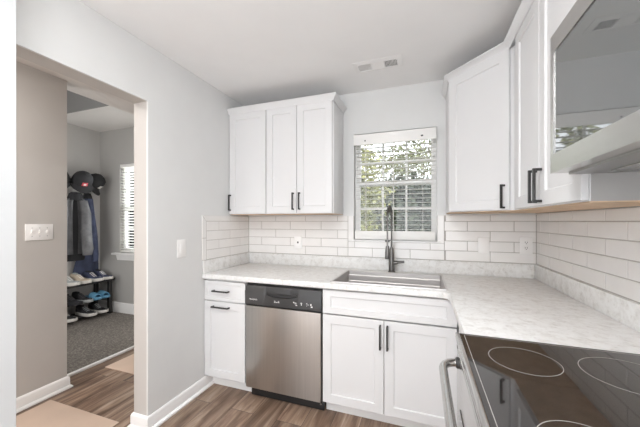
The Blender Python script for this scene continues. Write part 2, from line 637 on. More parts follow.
# ------------------------------------------------------------------ kitchen window
w = struct_root('window_1', (0, 0, 0))
FY0, FY1 = 0.065, 0.125
bm = new()
for a in ((WX0, WX0 + 0.018, WZ0, WZ1), (WX1 - 0.018, WX1, WZ0, WZ1), (WX0 + 0.018, WX1 - 0.018, WZ1 - 0.035, WZ1), (WX0 + 0.018, WX1 - 0.018, WZ0, WZ0 + 0.03)):
    add_box(bm, a[0], a[1], FY0, FY1, a[2], a[3])
obj('window_frame', bm, MT['trim'], w)
MR = 1.655


def sash(name, z0, z1, y, par, x0=WX0 + 0.018, x1=WX1 - 0.018, cols=3, rows=2):
    bm = new()
    s = 0.034
    q = 0.022
    add_box(bm, x0, x0 + q, y, y + 0.028, z0, z1)
    add_box(bm, x1 - q, x1, y, y + 0.028, z0, z1)
    add_box(bm, x0 + q, x1 - q, y, y + 0.028, z0, z0 + s)
    add_box(bm, x0 + q, x1 - q, y, y + 0.028, z1 - s, z1)
    for k in range(1, cols):
        x = x0 + q + (x1 - x0 - 2 * q) * k / cols
        add_box(bm, x - 0.008, x + 0.008, y + 0.006, y + 0.022, z0 + s, z1 - s)
    for k in range(1, rows):
        z = z0 + s + (z1 - z0 - 2 * s) * k / rows
        add_box(bm, x0 + q, x1 - q, y + 0.007, y + 0.021, z - 0.008, z + 0.008)
    o = obj(name, bm, MT['trim'], par)
    obj('pane', box(x0 + q - 0.004, x1 - q + 0.004, y + 0.012, y + 0.016, z0 + s - 0.004, z1 - s + 0.004), MT['glass'], o)
    return o


sash('lower_sash', WZ0 + 0.03, MR + 0.02, FY0 + 0.003, w)
sash('upper_sash', MR - 0.02, WZ1 - 0.035, FY0 + 0.031, w)
obj('sash_lock', box(1.38, 1.43, FY0 - 0.012, FY0 + 0.003, MR + 0.005, MR + 0.018, bev=0.003), MT['white_plastic'], w)
struct('trim_2', box(1.020, 1.760, -0.016, 0.064, 1.151, 1.1655, bev=0.003), MT['trim'])

# kitchen blind
b = thing('window_blind', 'white open slatted blind hanging in the window above the kitchen sink', 'blind', (1.4, 0.02, 1.167))
BX0, BX1 = 1.074, 1.727


def L(x, y, z):
    return (x - 1.4, y - 0.02, z - 1.167)


def lbox(x0, x1, y0, y1, z0, z1, bev=0.0, bm=None):
    return add_box(bm or new(), x0 - 1.4, x1 - 1.4, y0 - 0.02, y1 - 0.02, z0 - 1.167, z1 - 1.167, bev)


v = obj('valance', lbox(BX0 - 0.004, BX1 + 0.004, -0.038, -0.028, 1.972, 2.062, 0.003), MT['blind'], b)
obj('clip', lbox(1.165, 1.175, -0.040, -0.0375, 2.0, 2.012), MT['charcoal'], v)
obj('clip', lbox(1.615, 1.632, -0.040, -0.0375, 2.0, 2.012), MT['charcoal'], v)
obj('headrail', lbox(BX0, BX1, -0.024, 0.040, 2.015, 2.060), MT['blind'], b)
bm = new()
z = 1.258
while z < 1.985:
    rings = []
    for x in (BX0 + 0.008, BX1 - 0.008):
        ring = []
        for t in range(5):
            u = -1 + t / 2
            ring.append((u * 0.0180, 0.0018 * (1 - u * u)))
        full = ring + [(p[0], p[1] - 0.0016) for p in reversed(ring)]
        rings.append([(x - 1.4, p[0] - 0.01, z - 1.167 + p[1]) for p in full])
    add_loft(bm, rings)
    z += 0.0365
obj('slats', bm, MT['slat'], b)
obj('bottom_rail', lbox(BX0 + 0.006, BX1 - 0.006, -0.030, 0.020, 1.172, 1.243, 0.003), MT['blind'], b)
for x in (1.17, 1.40, 1.63):
    bm = new()
    for y in (-0.0295, 0.0105):
        lbox(x - 0.0016, x + 0.0016, y - 0.0008, y + 0.0008, 1.243, 2.015, 0, bm)
    obj('ladder_cord', bm, MT['whitecloth'], b)
bm = new()
add_tube(bm, [L(1.70, -0.034, 1.99), L(1.70, -0.036, 1.42)], 0.0035, 8)
obj('tilt_wand', bm, MT['white_plastic'], b)

# ------------------------------------------------------------------ mudroom window and blind
w = struct_root('window_2', (0, 0, 0))
bm = new()
for a in ((MX0, MX0 + 0.03, MZ0, MZ1), (MX1 - 0.03, MX1, MZ0, MZ1), (MX0 + 0.03, MX1 - 0.03, MZ1 - 0.03, MZ1), (MX0 + 0.03, MX1 - 0.03, MZ0, MZ0 + 0.03)):
    add_box(bm, a[0], a[1], 0.56, 0.61, a[2], a[3])
obj('window_frame', bm, MT['trim'], w)
sash('lower_sash', MZ0 + 0.03, 1.52, 0.563, w, MX0 + 0.03, MX1 - 0.03, 2, 2)
sash('upper_sash', 1.49, MZ1 - 0.03, 0.588, w, MX0 + 0.03, MX1 - 0.03, 2, 2)
bm = new()
add_box(bm, MX0 - 0.10, MX1 + 0.10, 0.44, 0.56, MZ0 - 0.03, MZ0 - 0.002, bev=0.005)
obj('window_sill', bm, MT['trim'], w)
rings = [[(x, 0.499, MZ0 - 0.105), (x, 0.482, MZ0 - 0.105), (x, 0.470, MZ0 - 0.06), (x, 0.462, MZ0 - 0.031), (x, 0.499, MZ0 - 0.031)] for x in (MX0 - 0.03, MX1 + 0.03)]
obj('window_apron', add_loft(new(), rings), MT['trim'], w)
b = thing('window_blind', 'narrow white slatted blind in the grey mudroom window beyond the doorway', 'blind', (0, 0, 0))
obj('headrail', box(MX0 + 0.005, MX1 - 0.005, 0.502, 0.55, MZ1 - 0.05, MZ1 - 0.004), MT['blind'], b)
bm = new()
z = MZ0 + 0.05
while z < MZ1 - 0.06:
    rings = []
    for x in (MX0 + 0.008, MX1 - 0.008):
        rings.append([(x, 0.504, z + 0.007), (x, 0.525, z + 0.0045), (x, 0.546, z - 0.007), (x, 0.546, z - 0.0095), (x, 0.525, z + 0.002), (x, 0.504, z + 0.0045)])
    add_loft(bm, rings)
    z += 0.04
obj('slats', bm, MT['slat'], b)
obj('bottom_rail', box(MX0 + 0.008, MX1 - 0.008, 0.505, 0.545, MZ0 + 0.012, MZ0 + 0.03, bev=0.003), MT['blind'], b)
for x in (MX0 + 0.12, MX1 - 0.12):
    bm = new()
    add_box(bm, x - 0.0015, x + 0.0015, 0.5005, 0.502, MZ0 + 0.03, MZ1 - 0.05)
    add_box(bm, x - 0.0015, x + 0.0015, 0.549, 0.5505, MZ0 + 0.03, MZ1 - 0.05)
    obj('ladder_cord', bm, MT['whitecloth'], b)


# ------------------------------------------------------------------ wall tile (kept as trim of the room)
TL, TH, G = 0.3065, 0.0765, 0.0028
TZ0, TZT, TZ1 = 1.0185, 1.325, 1.371
TT = 0.008


def tile_mesh(polys, mapf):
    """polys in wall coordinates (a, z), counter-clockwise; mapf(a, z, depth) -> world"""
    bm = new()
    for P in polys:
        p1 = offset_poly(P, 0.0003)
        p2 = offset_poly(P, 0.0022)
        add_loft(bm, [[mapf(a, z, 0.002) for a, z in p1], [mapf(a, z, TT - 0.0016) for a, z in p1], [mapf(a, z, TT) for a, z in p2]], True, True)
    return bm


def brick_field(regions, even, odd, amax):
    out = []
    for (a0, a1, z0, z1) in regions:
        for k in range(6):
            rz0, rz1 = TZ0 + k * TH + G / 2, TZ0 + (k + 1) * TH - G / 2
            zz0, zz1 = max(rz0, z0), min(rz1, z1)
            if zz1 - zz0 < 0.008:
                continue
            off = even if k % 2 == 0 else odd
            a = off - TL
            while a < amax + TL:
                b0, b1 = max(a + G / 2, a0), min(a + TL - G / 2, a1)
                if b1 - b0 > 0.008:
                    out.append([(b0, zz0), (b1, zz0), (b1, zz1), (b0, zz1)])
                a += TL
    return out


def rectp(a0, a1, z0, z1):
    return [(a0, z0), (a1, z0), (a1, z1), (a0, z1)]


def backmap(a, z, d):
    return (a, -d, z)


t = struct_root('trim_3')
g = G / 2
polys = brick_field([(0.010, 1.013, TZ0, TZ1), (1.016, 1.787, TZ0, 1.149)], 0.0, 0.153, RW)
polys += brick_field([(1.790, RW - 0.010, TZ0, TZ1)], -0.041, 0.112, RW)
# mitred edging tiles beside the window are set in place of the field there
polys += [[(1.016, 1.1505), (1.064, 1.1505), (1.064, TZ1), (1.016, TZ1)], [(1.738, 1.1505), (1.787, 1.1505), (1.787, TZ1), (1.738, TZ1)]]
obj('wall_tile', tile_mesh(polys, backmap), MT['tile'], t)
bm = new()
for r in ((0.0, 1.066, 1.016, TZ1 - 0.001), (1.066, 1.735, 1.016, 1.1505), (1.735, RW, 1.016, TZ1 - 0.001)):
    add_box(bm, r[0], r[1], -0.0062, -0.0002, r[2], r[3])
obj('grout', bm, MT['grout'], t)
# left wall: field plus top and end edging with a mitre
t = struct_root('trim_4')
E0, E1 = 0.614, 0.660
polys = brick_field([(0.009, E0 - 0.002, TZ0, TZT)], 0.0, 0.153, E0)
polys += [[(E0 + g, TZ0), (E1, TZ0), (E1, 1.19), (E0 + g, 1.19)], [(E0 + g, 1.193), (E1, 1.193), (E1, TZ1), (E0 + g, TZT + g)]]
polys += [[(0.009, TZT + g), (0.305, TZT + g), (0.305, TZ1), (0.009, TZ1)], [(0.308, TZT + g), (E0 - g, TZT + g), (E1 - 0.003, TZ1), (0.308, TZ1)]]
polys = [list(reversed([(a, z) for a, z in p])) for p in polys]
polys = [list(reversed(p)) for p in polys]
obj('wall_tile', tile_mesh(polys, lambda a, z, d: (d, -a, z)), MT['tile'], t)
obj('grout', box(0.0002, 0.0062, -E1 + 0.001, -0.007, 1.016, TZ1 - 0.001), MT['grout'], t)
# right wall
t = struct_root('trim_5')
polys = brick_field([(0.009, 2.3, TZ0, TZ1 + 0.008)], 0.24 - TL, 0.085 - TL, 2.3)
obj('wall_tile', tile_mesh(polys, lambda a, z, d: (RW - d, -a, z)), MT['tile'], t)
obj('grout', box(RW - 0.0062, RW - 0.0002, -2.3, -0.007, 1.016, TZ1 + 0.007), MT['grout'], t)


# ------------------------------------------------------------------ cabinet pieces
def door_bm(x0, z0, w, h, yf, t=0.020, st=0.057, rec=0.0075, flat=False, rail=None):
    """shaker front in local coordinates; front face at y = yf (towards -y)"""
    rl = rail or st
    c = 0.0018

    def rect(i, y, iz=None):
        iz = i if iz is None else iz
        return [(x0 + i, y, z0 + iz), (x0 + w - i, y, z0 + iz), (x0 + w - i, y, z0 + h - iz), (x0 + i, y, z0 + h - iz)]
    rings = [rect(0, yf + t), rect(0, yf + c), rect(c, yf)]
    if not flat:
        rings += [rect(st, yf, rl), rect(st + 0.004, yf + rec, rl + 0.004)]
    return add_loft(new(), rings)


def handle_bm(cx, cz, yf, length=0.14, vertical=True, s=0.0105, so=0.032):
    bm = new()
    h = length / 2
    if vertical:
        add_box(bm, cx - s / 2, cx + s / 2, yf - so, yf - so + s, cz - h, cz + h, 0.001)
        for k in (-1, 1):
            zc = cz + k * (h - s / 2)
            add_box(bm, cx - s / 2 + .0003, cx + s / 2 - .0003, yf - so + s, yf + 0.001, zc - s / 2, zc + s / 2)
    else:
        add_box(bm, cx - h, cx + h, yf - so, yf - so + s, cz - s / 2, cz + s / 2, 0.001)
        for k in (-1, 1):
            xc = cx + k * (h - s / 2)
            add_box(bm, xc - s / 2, xc + s / 2, yf - so + s, yf + 0.001, cz - s / 2 + .0003, cz + s / 2 - .0003)
    return bm


UZ0, UZ1 = 1.382, 2.293      # upper cabinets
UD = 0.296                   # carcass depth
UF = -0.316                  # front of doors


def upper(label, x, w, doors, handles, z0=UZ0, z1=UZ1, loc=None, rot=0, hz=None, side=False):
    c = thing('wall_cabinet', label, 'cabinet', loc or (x, 0, z0), rot)
    obj('carcass', box(0.0, w, -UD, -0.002, 0.004, z1 - z0, bev=0.001), MT['cab'], c)
    obj('bottom_panel', box(0.002, w - 0.002, -UD + 0.001, -0.010, 0.0, 0.004), MT['rawwood'], c)
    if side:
        obj('side_panel', box(w, w + 0.0015, -UD + 0.002, -0.004, 0.004, z1 - z0 - 0.002), MT['cabgreyshade'], c)
    for (dx, dw), hx in zip(doors, handles):
        d = obj('door', door_bm(dx, 0.008, dw, z1 - z0 - 0.012, UF, t=0.0185), MT['cab'], c)
        if hx is not None:
            obj('handle', handle_bm(hx, (hz or 0.106), UF), MT['black'], d)
    return c


upper('white single-door wall cabinet against the left wall above the tile', 0.004, 0.370, [(0.001, 0.367)], [0.011 + 0.004], z1=2.281)
upper('white double-door wall cabinet between the single-door cabinet and the sink window', 0.377, 0.594, [(0.002, 0.279), (0.285, 0.300)], [0.255, 0.311], z1=2.281)

CROWN = [(0.0, UZ1 - 0.010), (0.005, UZ1 - 0.010), (0.007, UZ1 - 0.002), (0.022, UZ1 + 0.020), (0.030, UZ1 + 0.030), (0.030, UZ1 + 0.036), (0.0, UZ1 + 0.036)]
tag(obj('crown_moulding', sweep([(0.001, -0.3165), (0.9715, -0.3165), (0.9715, -0.001)], [(o_, z - 0.012) for o_, z in CROWN], 1), MT['cab']),
    'white crown moulding along the top of the left pair of wall cabinets', 'moulding')

# diagonal corner cabinet
c = thing('corner_wall_cabinet', 'white diagonal corner wall cabinet with one tall door, right of the window', 'cabinet', (RW, 0, UZ0))
DX, DY = 1.800, -0.62
pts = [(-0.002, -0.002), (DX - RW, -0.002), (DX - RW, -0.297), (2.104 - RW + 0.0, -0.62), (-0.002, -0.62)]
obj('carcass', slab(pts, [], 0.004, UZ1 - UZ0), MT['cab'], c)
obj('bottom_panel', slab(offset_poly(pts, 0.002), [], 0.0, 0.004), MT['rawwood'], c)
p0, p1 = Vector(pts[2]), Vector(pts[3])
dl = (p1 - p0).length
ang = math.atan2(p1.y - p0.y, p1.x - p0.x)
d = obj('door', door_bm(0.014, 0.008, dl - 0.030, UZ1 - UZ0 - 0.012, -0.0195, t=0.0185), MT['cab'], c)
d.location = (p0.x, p0.y, 0)
d.rotation_euler = (0, 0, ang)
obj('handle', handle_bm(dl - 0.041, 0.082, -0.0195, 0.135), MT['black'], d)

# double cabinet on the right wall, faces -x
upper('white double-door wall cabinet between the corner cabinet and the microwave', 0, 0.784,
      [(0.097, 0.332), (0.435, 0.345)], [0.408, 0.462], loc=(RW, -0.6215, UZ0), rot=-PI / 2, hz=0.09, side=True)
# short cabinet over the microwave
upper('short white two-door wall cabinet directly above the microwave', 0, 0.756,
      [(0.003, 0.374), (0.381, 0.374)], [None, None], z0=1.902, loc=(RW, -1.4075, 1.902), rot=-PI / 2)
k = RW - 0.3165
tag(obj('crown_moulding', sweep([(1.7995, -0.001), (1.7995, -0.303), (k, -0.608), (k, -2.164)], CROWN, 1), MT['cab']),
    'white angled crown moulding along the top of the right wall cabinets', 'moulding')

# ------------------------------------------------------------------ base cabinets
BF = -0.635
BZ = 0.873


def base_box(c, w, toe=True, side=True):
    obj('carcass', box(0.0, w, -0.614, -0.003, 0.096, BZ - 0.004), MT['cab'], c)
    if toe:
        obj('toe_kick', box(0.0, w, -0.545, -0.530, 0.0, 0.096), MT['trim'], c)


c = thing('base_cabinet', 'narrow white base cabinet with one drawer and one door, left of the dishwasher', 'cabinet', (0.004, 0, 0))
base_box(c, 0.376)
d = obj('drawer', door_bm(0.001, 0.708, 0.374, 0.152, BF, flat=False, st=0.03, rail=0.026, rec=0.004), MT['cab'], c)
obj('handle', handle_bm(0.165, 0.785, BF, 0.145, False), MT['black'], d)
d = obj('door', door_bm(0.001, 0.112, 0.374, 0.588, BF), MT['cab'], c)
obj('handle', handle_bm(0.163, 0.662, BF, 0.155, False), MT['black'], d)

c = thing('sink_base_cabinet', 'white sink base cabinet with two doors under a false drawer front', 'cabinet', (0.990, 0, 0))
bm = new()
for a in ((0.0, 0.016, -0.614, -0.003, 0.096, BZ - 0.004), (0.777, 0.793, -0.614, -0.003, 0.096, BZ - 0.004), (0.016, 0.777, -0.614, -0.003, 0.096, 0.112),
          (0.016, 0.777, -0.015, -0.003, 0.112, BZ - 0.004), (0.016, 0.777, -0.614, -0.600, 0.70, BZ - 0.004), (0.016, 0.777, -0.614, -0.600, 0.112, 0.13)):
    add_box(bm, *a)
obj('carcass', bm, MT['cab'], c)
obj('toe_kick', box(0.0, 0.793, -0.545, -0.530, 0.0, 0.096), MT['trim'], c)
obj('false_front', door_bm(0.003, 0.705, 0.826, 0.158, BF, st=0.055, rail=0.042), MT['cab'], c)
d = obj('door', door_bm(0.003, 0.104, 0.405, 0.592, BF), MT['cab'], c)
obj('handle', handle_bm(0.388, 0.595, BF, 0.15), MT['black'], d)
d = obj('door', door_bm(0.412, 0.104, 0.417, 0.592, BF), MT['cab'], c)
obj('handle', handle_bm(0.432, 0.595, BF, 0.15), MT['black'], d)

c = thing('corner_base_cabinet', 'plain white base cabinet along the right wall between the sink corner and the range', 'cabinet', (RW, -0.003, 0), -PI / 2)
pl = 1.318
obj('carcass', box(0.0, pl, -0.560, -0.003, 0.096, BZ - 0.004), MT['cab'], c)
obj('toe_kick', box(0.66, pl, -0.520, -0.505, 0.0, 0.096), MT['trim'], c)
obj('door', door_bm(0.66, 0.112, 0.65, 0.744, -0.5785, t=0.016), MT['cab'], c)

# ------------------------------------------------------------------ dishwasher
c = thing('dishwasher', 'stainless steel dishwasher with a charcoal control strip, between the base cabinets', 'dishwasher', (0.6845, 0, 0))
W2 = 0.2995
obj('tub', box(-W2, W2, -0.60, -0.03, 0.10, 0.862), MT['charcoal'], c)
# door panel with gently rolled sides
rings = []
for z in (0.095, 0.700):
    rings.append([(-W2, -0.601, z), (-W2, -0.628, z), (-W2 + 0.004, -0.636, z), (-W2 + 0.012, -0.640, z), (W2 - 0.012, -0.640, z), (W2 - 0.004, -0.636, z), (W2, -0.628, z), (W2, -0.601, z)])
obj('door', add_loft(new(), rings), MT['steel'], c)
# control strip with the pocket grip scooped out of its upper edge
bm = new()
N = 48
rings = []
for i in range(N + 1):
    x = -W2 + 2 * W2 * i / N
    u = max(0.0, 1 - (abs(x + 0.0) / 0.135) ** 2.5)
    lip = 0.030 * (u ** 0.6 if u > 0 else 0)
    rings.append([(x, -0.601, 0.704), (x, -0.634, 0.704), (x, -0.642, 0.712), (x, -0.644, 0.806 - lip), (x, -0.640 + 0.6 * lip * 0.4, 0.812 - lip), (x, -0.634, 0.846 - lip * 0.1), (x, -0.628, 0.852), (x, -0.601, 0.852)])
add_loft(bm, rings)
pan = obj('control_panel', bm, MT['charcoal'], c)
bm = new()
pp = []
for i in range(17):
    x = -0.125 + 0.25 * i / 16
    u = max(0, 1 - (abs(x) / 0.128) ** 2.5)
    pp.append((x, 0.812 - 0.030 * u ** 0.6))
ring0 = [(x, z) for x, z in pp] + [(x, z + 0.005 + 0.016 * (1 - (abs(x) / 0.127) ** 2)) for x, z in reversed(pp)]
add_loft(bm, [[(x, -0.6415, z) for x, z in ring0], [(x, -0.630, z) for x, z in ring0]])
obj('pocket_grip', bm, MT['blackplastic'], pan)


def text_mesh(txt, size, parent, loc, rot, mat, name, depth=0.0004):
    cu = bpy.data.curves.new('lettering', 'FONT')
    cu.body = txt
    cu.size = size
    cu.align_x = 'LEFT'
    cu.extrude = depth
    tmp = bpy.data.objects.new('lettering_tmp', cu)
    COL.objects.link(tmp)
    bpy.context.view_layer.update()
    me = bpy.data.meshes.new_from_object(tmp.evaluated_get(bpy.context.evaluated_depsgraph_get()))
    bpy.data.objects.remove(tmp)
    bpy.data.curves.remove(cu)
    me.materials.clear()
    me.materials.append(mat)
    o = bpy.data.objects.new(name, me)
    COL.objects.link(o)
    o.parent = parent
    o.location = loc
    o.rotation_euler = rot
    return o


text_mesh('FRIGIDAIRE', 0.0135, pan, (-0.262, -0.6442, 0.746), (PI / 2, 0, 0), MT['white_plastic'], 'lettering')
for x, z, ww, hh in ((-0.05, .745, .012, .004), (-0.035, .745, .012, .004), (-0.02, .745, .012, .004), (-0.05, .753, .008, .003), (-0.02, .753, .008, .003),
                     (0.098, .757, .010, .008), (0.112, .748, .016, .003), (0.112, .755, .012, .003), (0.118, .738, .012, .005),
                     (0.155, .757, .012, .004), (0.156, .747, .006, .010), (0.196, .757, .006, .006), (0.206, .75, .005, .005), (0.196, .742, .004, .004),
                     (0.226, .752, .010, .012), (0.232, .738, .012, .008)):
    obj('control_mark', box(x - ww / 2, x + ww / 2, -0.6446, -0.6435, z - hh / 2, z + hh / 2), MT['white_plastic'], pan)
obj('toe_plate', box(-0.285, W2 - 0.002, -0.575, -0.560, 0.004, 0.088, bev=0.002), MT['blackplastic'], c)
bm = new()
add_lathe(bm, [(0.0, -0.5752), (0.006, -0.5752), (0.006, -0.578), (0.0, -0.5785)], (0, 0, 0), 10, 'y')
sc = obj('screw', bm, MT['steel'], c)
sc.location = (0.275, 0, 0.045)
obj('side_strip', box(W2 + 0.001, W2 + 0.004, -0.632, -0.60, 0.09, 0.86), MT['blackplastic'], c)

# ------------------------------------------------------------------ worktop and sink
CE = 1.774
CY0 = -0.656
cy1 = -1.327
fil = []
R = 0.045
for i in range(7):
    a = PI / 2 * i / 6
    fil.append((CE - R + R * math.sin(a), CY0 - R + R * math.cos(a)))
outer = [(0.003, -0.003), (0.003, CY0)] + fil + [(CE, cy1), (RW - 0.003, cy1), (RW - 0.003, -0.003)]
SX0, SX1, SY0, SY1 = 1.044, 1.783, -0.612, -0.126
hole = [(SX0, SY0), (SX0, SY1), (SX1 - 0.02, SY1), (SX1 - 0.02, SY0)]
SX1 -= 0.02
ct = thing('worktop', 'pale speckled stone L-shaped worktop running over the base cabinets', 'worktop', (0, 0, 0.874))
inner = offset_poly(outer, 0.006)
bm = new()
loops = [inner, hole]
flat = [p for l in loops for p in l]
tris = tessellate_polygon([[Vector((p[0], p[1], 0)) for p in l] for l in loops])
zt = 0.040
tv = [bm.verts.new((p[0], p[1], zt)) for p in flat]
ni = len(inner)
for tr in tris:
    bm.faces.new([tv[i] for i in tr])
e1 = [bm.verts.new((p[0], p[1], zt - 0.0022)) for p in offset_poly(outer, 0.0018)]
e2 = [bm.verts.new((p[0], p[1], zt - 0.007)) for p in outer]
e3 = [bm.verts.new((p[0], p[1], 0.004)) for p in outer]
e4 = [bm.verts.new((p[0], p[1], 0.0)) for p in offset_poly(outer, 0.004)]
hb = [bm.verts.new((p[0], p[1], 0.0)) for p in hole]
seq = [tv[:ni], e1, e2, e3, e4]
for A, B in zip(seq[:-1], seq[1:]):
    for i in range(ni):
        j = (i + 1) % ni
        bm.faces.new((A[i], A[j], B[j], B[i]))
for i in range(4):
    j = (i + 1) % 4
    bm.faces.new((tv[ni + i], tv[ni + j], hb[j], hb[i]))
allb = e4 + hb
for tr in tessellate_polygon([[v.co for v in e4], [v.co for v in hb]]):
    try:
        bm.faces.new([allb[i] for i in tr])
    except ValueError:
        pass
obj('slab', bm, MT['stone'], ct)
bm = new()
add_box(bm, 0.0215, RW - 0.0215, -0.0205, -0.003, zt, 0.1415, 0.003)
add_box(bm, 0.003, 0.021, CY0 + 0.002, -0.003, zt, 0.1415, 0.003)
add_box(bm, RW - 0.021, RW - 0.003, cy1, -0.003, zt, 0.1415, 0.003)
obj('backsplash', bm, MT['stone'], ct)

ck = thing('kitchen_sink', 'stainless steel single-bowl sink with stepped ledges set into the worktop', 'sink', (1.4, -0.37, 0.914))


def rr(x0, x1, y0, y1, r, z, n=5):
    out = []
    for cx, cy, a0 in ((x1 - r, y1 - r, 0), (x0 + r, y1 - r, PI / 2), (x0 + r, y0 + r, PI), (x1 - r, y0 + r, 1.5 * PI)):
        for i in range(n):
            a = a0 + PI / 2 * i / (n - 1)
            out.append((cx + r * math.cos(a) - 1.4, cy + r * math.sin(a) + 0.37, z))
    return out


o_ = 0.009
rings = [rr(SX0 - o_, SX1 + o_, SY0 - o_, SY1 + o_, 0.012, 0.0005), rr(SX0 - o_ + .001, SX1 + o_ - .001, SY0 - o_ + .001, SY1 + o_ - .001, 0.012, 0.005),
         rr(SX0 + 0.003, SX1 - 0.003, SY0 + 0.003, SY1 - 0.003, 0.012, 0.005), rr(SX0 + 0.006, SX1 - 0.006, SY0 + 0.006, SY1 - 0.006, 0.012, 0.001),
         rr(SX0 + 0.006, SX1 - 0.006, SY0 + 0.006, SY1 - 0.006, 0.012, -0.030), rr(SX0 + 0.007, SX1 - 0.007, SY0 + 0.020, SY1 - 0.020, 0.012, -0.032),
         rr(SX0 + 0.007, SX1 - 0.007, SY0 + 0.020, SY1 - 0.020, 0.012, -0.075), rr(SX0 + 0.008, SX1 - 0.008, SY0 + 0.034, SY1 - 0.034, 0.012, -0.077),
         rr(SX0 + 0.012, SX1 - 0.012, SY0 + 0.036, SY1 - 0.036, 0.012, -0.215), rr(SX0 + 0.03, SX1 - 0.03, SY0 + 0.055, SY1 - 0.055, 0.012, -0.228)]
obj('basin', add_loft(new(), rings, False, True), MT['steelx'], ck)
bm = new()
add_lathe(bm, [(0.0, -0.2275), (0.042, -0.2275), (0.045, -0.2255), (0.038, -0.2245), (0.030, -0.2262), (0.0, -0.2262)], (0, 0.02, 0))
obj('drain', bm, MT['gunmetal'], ck)

# ------------------------------------------------------------------ faucet
f = thing('kitchen_faucet', 'tall dark spring-neck faucet with side lever standing behind the sink', 'faucet', (1.393, -0.082, 0.914))
bm = new()
add_lathe(bm, [(0.0, 0.0), (0.029, 0.0), (0.029, 0.006), (0.024, 0.010), (0.0225, 0.09), (0.020, 0.15), (0.0165, 0.185), (0.012, 0.20), (0.0, 0.2)])
obj('body', bm, MT['gunmetal'], f)
bm = new()
add_tube(bm, [(0.0, 0, 0.075), (0.035, 0, 0.078), (0.045, -0.002, 0.080)], [0.016, 0.0155, 0.0145], 14)
add_tube(bm, [(0.044, -0.002, 0.080), (0.070, -0.006, 0.084), (0.098, -0.010, 0.088)], [0.0105, 0.0100, 0.0095], 12)
obj('lever', bm, MT['gunmetal'], f)
path = []
for i in range(7):
    path.append((0, 0, 0.19 + 0.245 * i / 6))
Ra = 0.085
for i in range(1, 17):
    a = PI * i / 16
    path.append((-0.014 * i / 16, -Ra + Ra * math.cos(a), 0.435 + Ra * 1.05 * math.sin(a)))
for i in range(1, 7):
    path.append((-0.014, -2 * Ra, 0.435 - 0.21 * i / 6))
bm = new()
add_tube(bm, path, 0.0058, 10)
obj('neck', bm, MT['gunmetal'], f)


def coil(path, r, wire, pitch):
    P = [Vector(p) for p in path]
    lens = [0.0]
    for a, b_ in zip(P[:-1], P[1:]):
        lens.append(lens[-1] + (b_ - a).length)
    tot = lens[-1]
    turns = tot / pitch
    n = int(turns * 10)
    pts = []
    j = 0
    for i in range(n + 1):
        s = tot * i / n
        while j < len(P) - 2 and lens[j + 1] < s:
            j += 1
        u = (s - lens[j]) / (lens[j + 1] - lens[j])
        p = P[j].lerp(P[j + 1], u)
        t_ = (P[j + 1] - P[j]).normalized()
        a = Vector((1, 0, 0))
        b2 = t_.cross(a).normalized()
        th = 2 * PI * turns * i / n
        pts.append(p + (a * math.cos(th) + b2 * math.sin(th)) * r)
    return add_tube(new(), pts, wire, 6)


obj('spring', coil(path[5:25], 0.0105, 0.0021, 0.0115), MT['gunmetal'], f)
bm = new()
zc = 0.125
add_lathe(bm, [(0.0, zc), (0.017, zc), (0.019, zc + 0.006), (0.0185, zc + 0.05), (0.014, zc + 0.085), (0.011, zc + 0.10), (0.0, zc + 0.10)], (-0.014, -2 * Ra, 0))
obj('spray_head', bm, MT['gunmetal'], f)
bm = new()
add_tube(bm, [(0, 0, 0.262), (0, -0.08, 0.262), (-0.012, -0.150, 0.262)], 0.006, 8)
add_lathe(bm, [(0.013, 0.255), (0.017, 0.255), (0.017, 0.270), (0.013, 0.270)], (-0.014, -2 * Ra, 0))
obj('holder_arm', bm, MT['gunmetal'], f)

# ------------------------------------------------------------------ range
RY0, RY1 = -2.092, -1.334
r = thing('electric_range', 'stainless steel electric range with a black glass cooktop, beside the right worktop', 'range', (1.746, -1.711, 0))


def rb(x0, x1, y0, y1, z0, z1, bev=0.0, bm=None):
    return add_box(bm or new(), x0 - 1.755, x1 - 1.755, y0 + 1.713, y1 + 1.713, z0, z1, bev)


obj('body', rb(1.795, 2.385, RY0 + 0.002, RY1 - 0.002, 0.09, 0.897), MT['steely'], r)
obj('plinth', rb(1.83, 2.38, RY0 + 0.01, RY1 - 0.01, 0.0, 0.09), MT['blackplastic'], r)
bm = new()
zt0, zt1 = 0.897, 0.918
rb(1.752, 1.766, RY0, RY1, zt0, zt1 + 0.001, 0.003, bm)
rb(2.362, 2.385, RY0, RY1, zt0, zt1 + 0.002, 0.004, bm)

rb(1.766, 2.362, RY0, RY0 + 0.010, zt0, zt1 + 0.001, 0.002, bm)
obj('cooktop_frame', bm, MT['steely'], r)
obj('back_edge', rb(1.7665, 2.3615, RY1 - 0.006, RY1, zt0, zt1 - 0.004), MT['blackplastic'], r)
glass = obj('cooktop_glass', rb(1.766, 2.362, RY0 + 0.010, RY1 - 0.006, zt0, zt1), MT['blackglass'], r)
# printed border line and burner rings


def flat_ring(cx, cy, r0, r1, seg=64, z0=zt1 + 0.0001, z1=zt1 + 0.0005):
    bm = new()
    n = seg

    def circ(rad, z):
        return [(cx - 1.755 + rad * math.cos(2 * PI * i / n), cy + 1.713 + rad * math.sin(2 * PI * i / n), z) for i in range(n)]
    A = [[bm.verts.new(p) for p in q] for q in (circ(r0, z0), circ(r1, z0), circ(r1, z1), circ(r0, z1))]
    for k in range(4):
        a, b_ = A[k], A[(k + 1) % 4]
        for i in range(n):
            j = (i + 1) % n
            bm.faces.new((a[i], a[j], b_[j], b_[i]))
    return bm


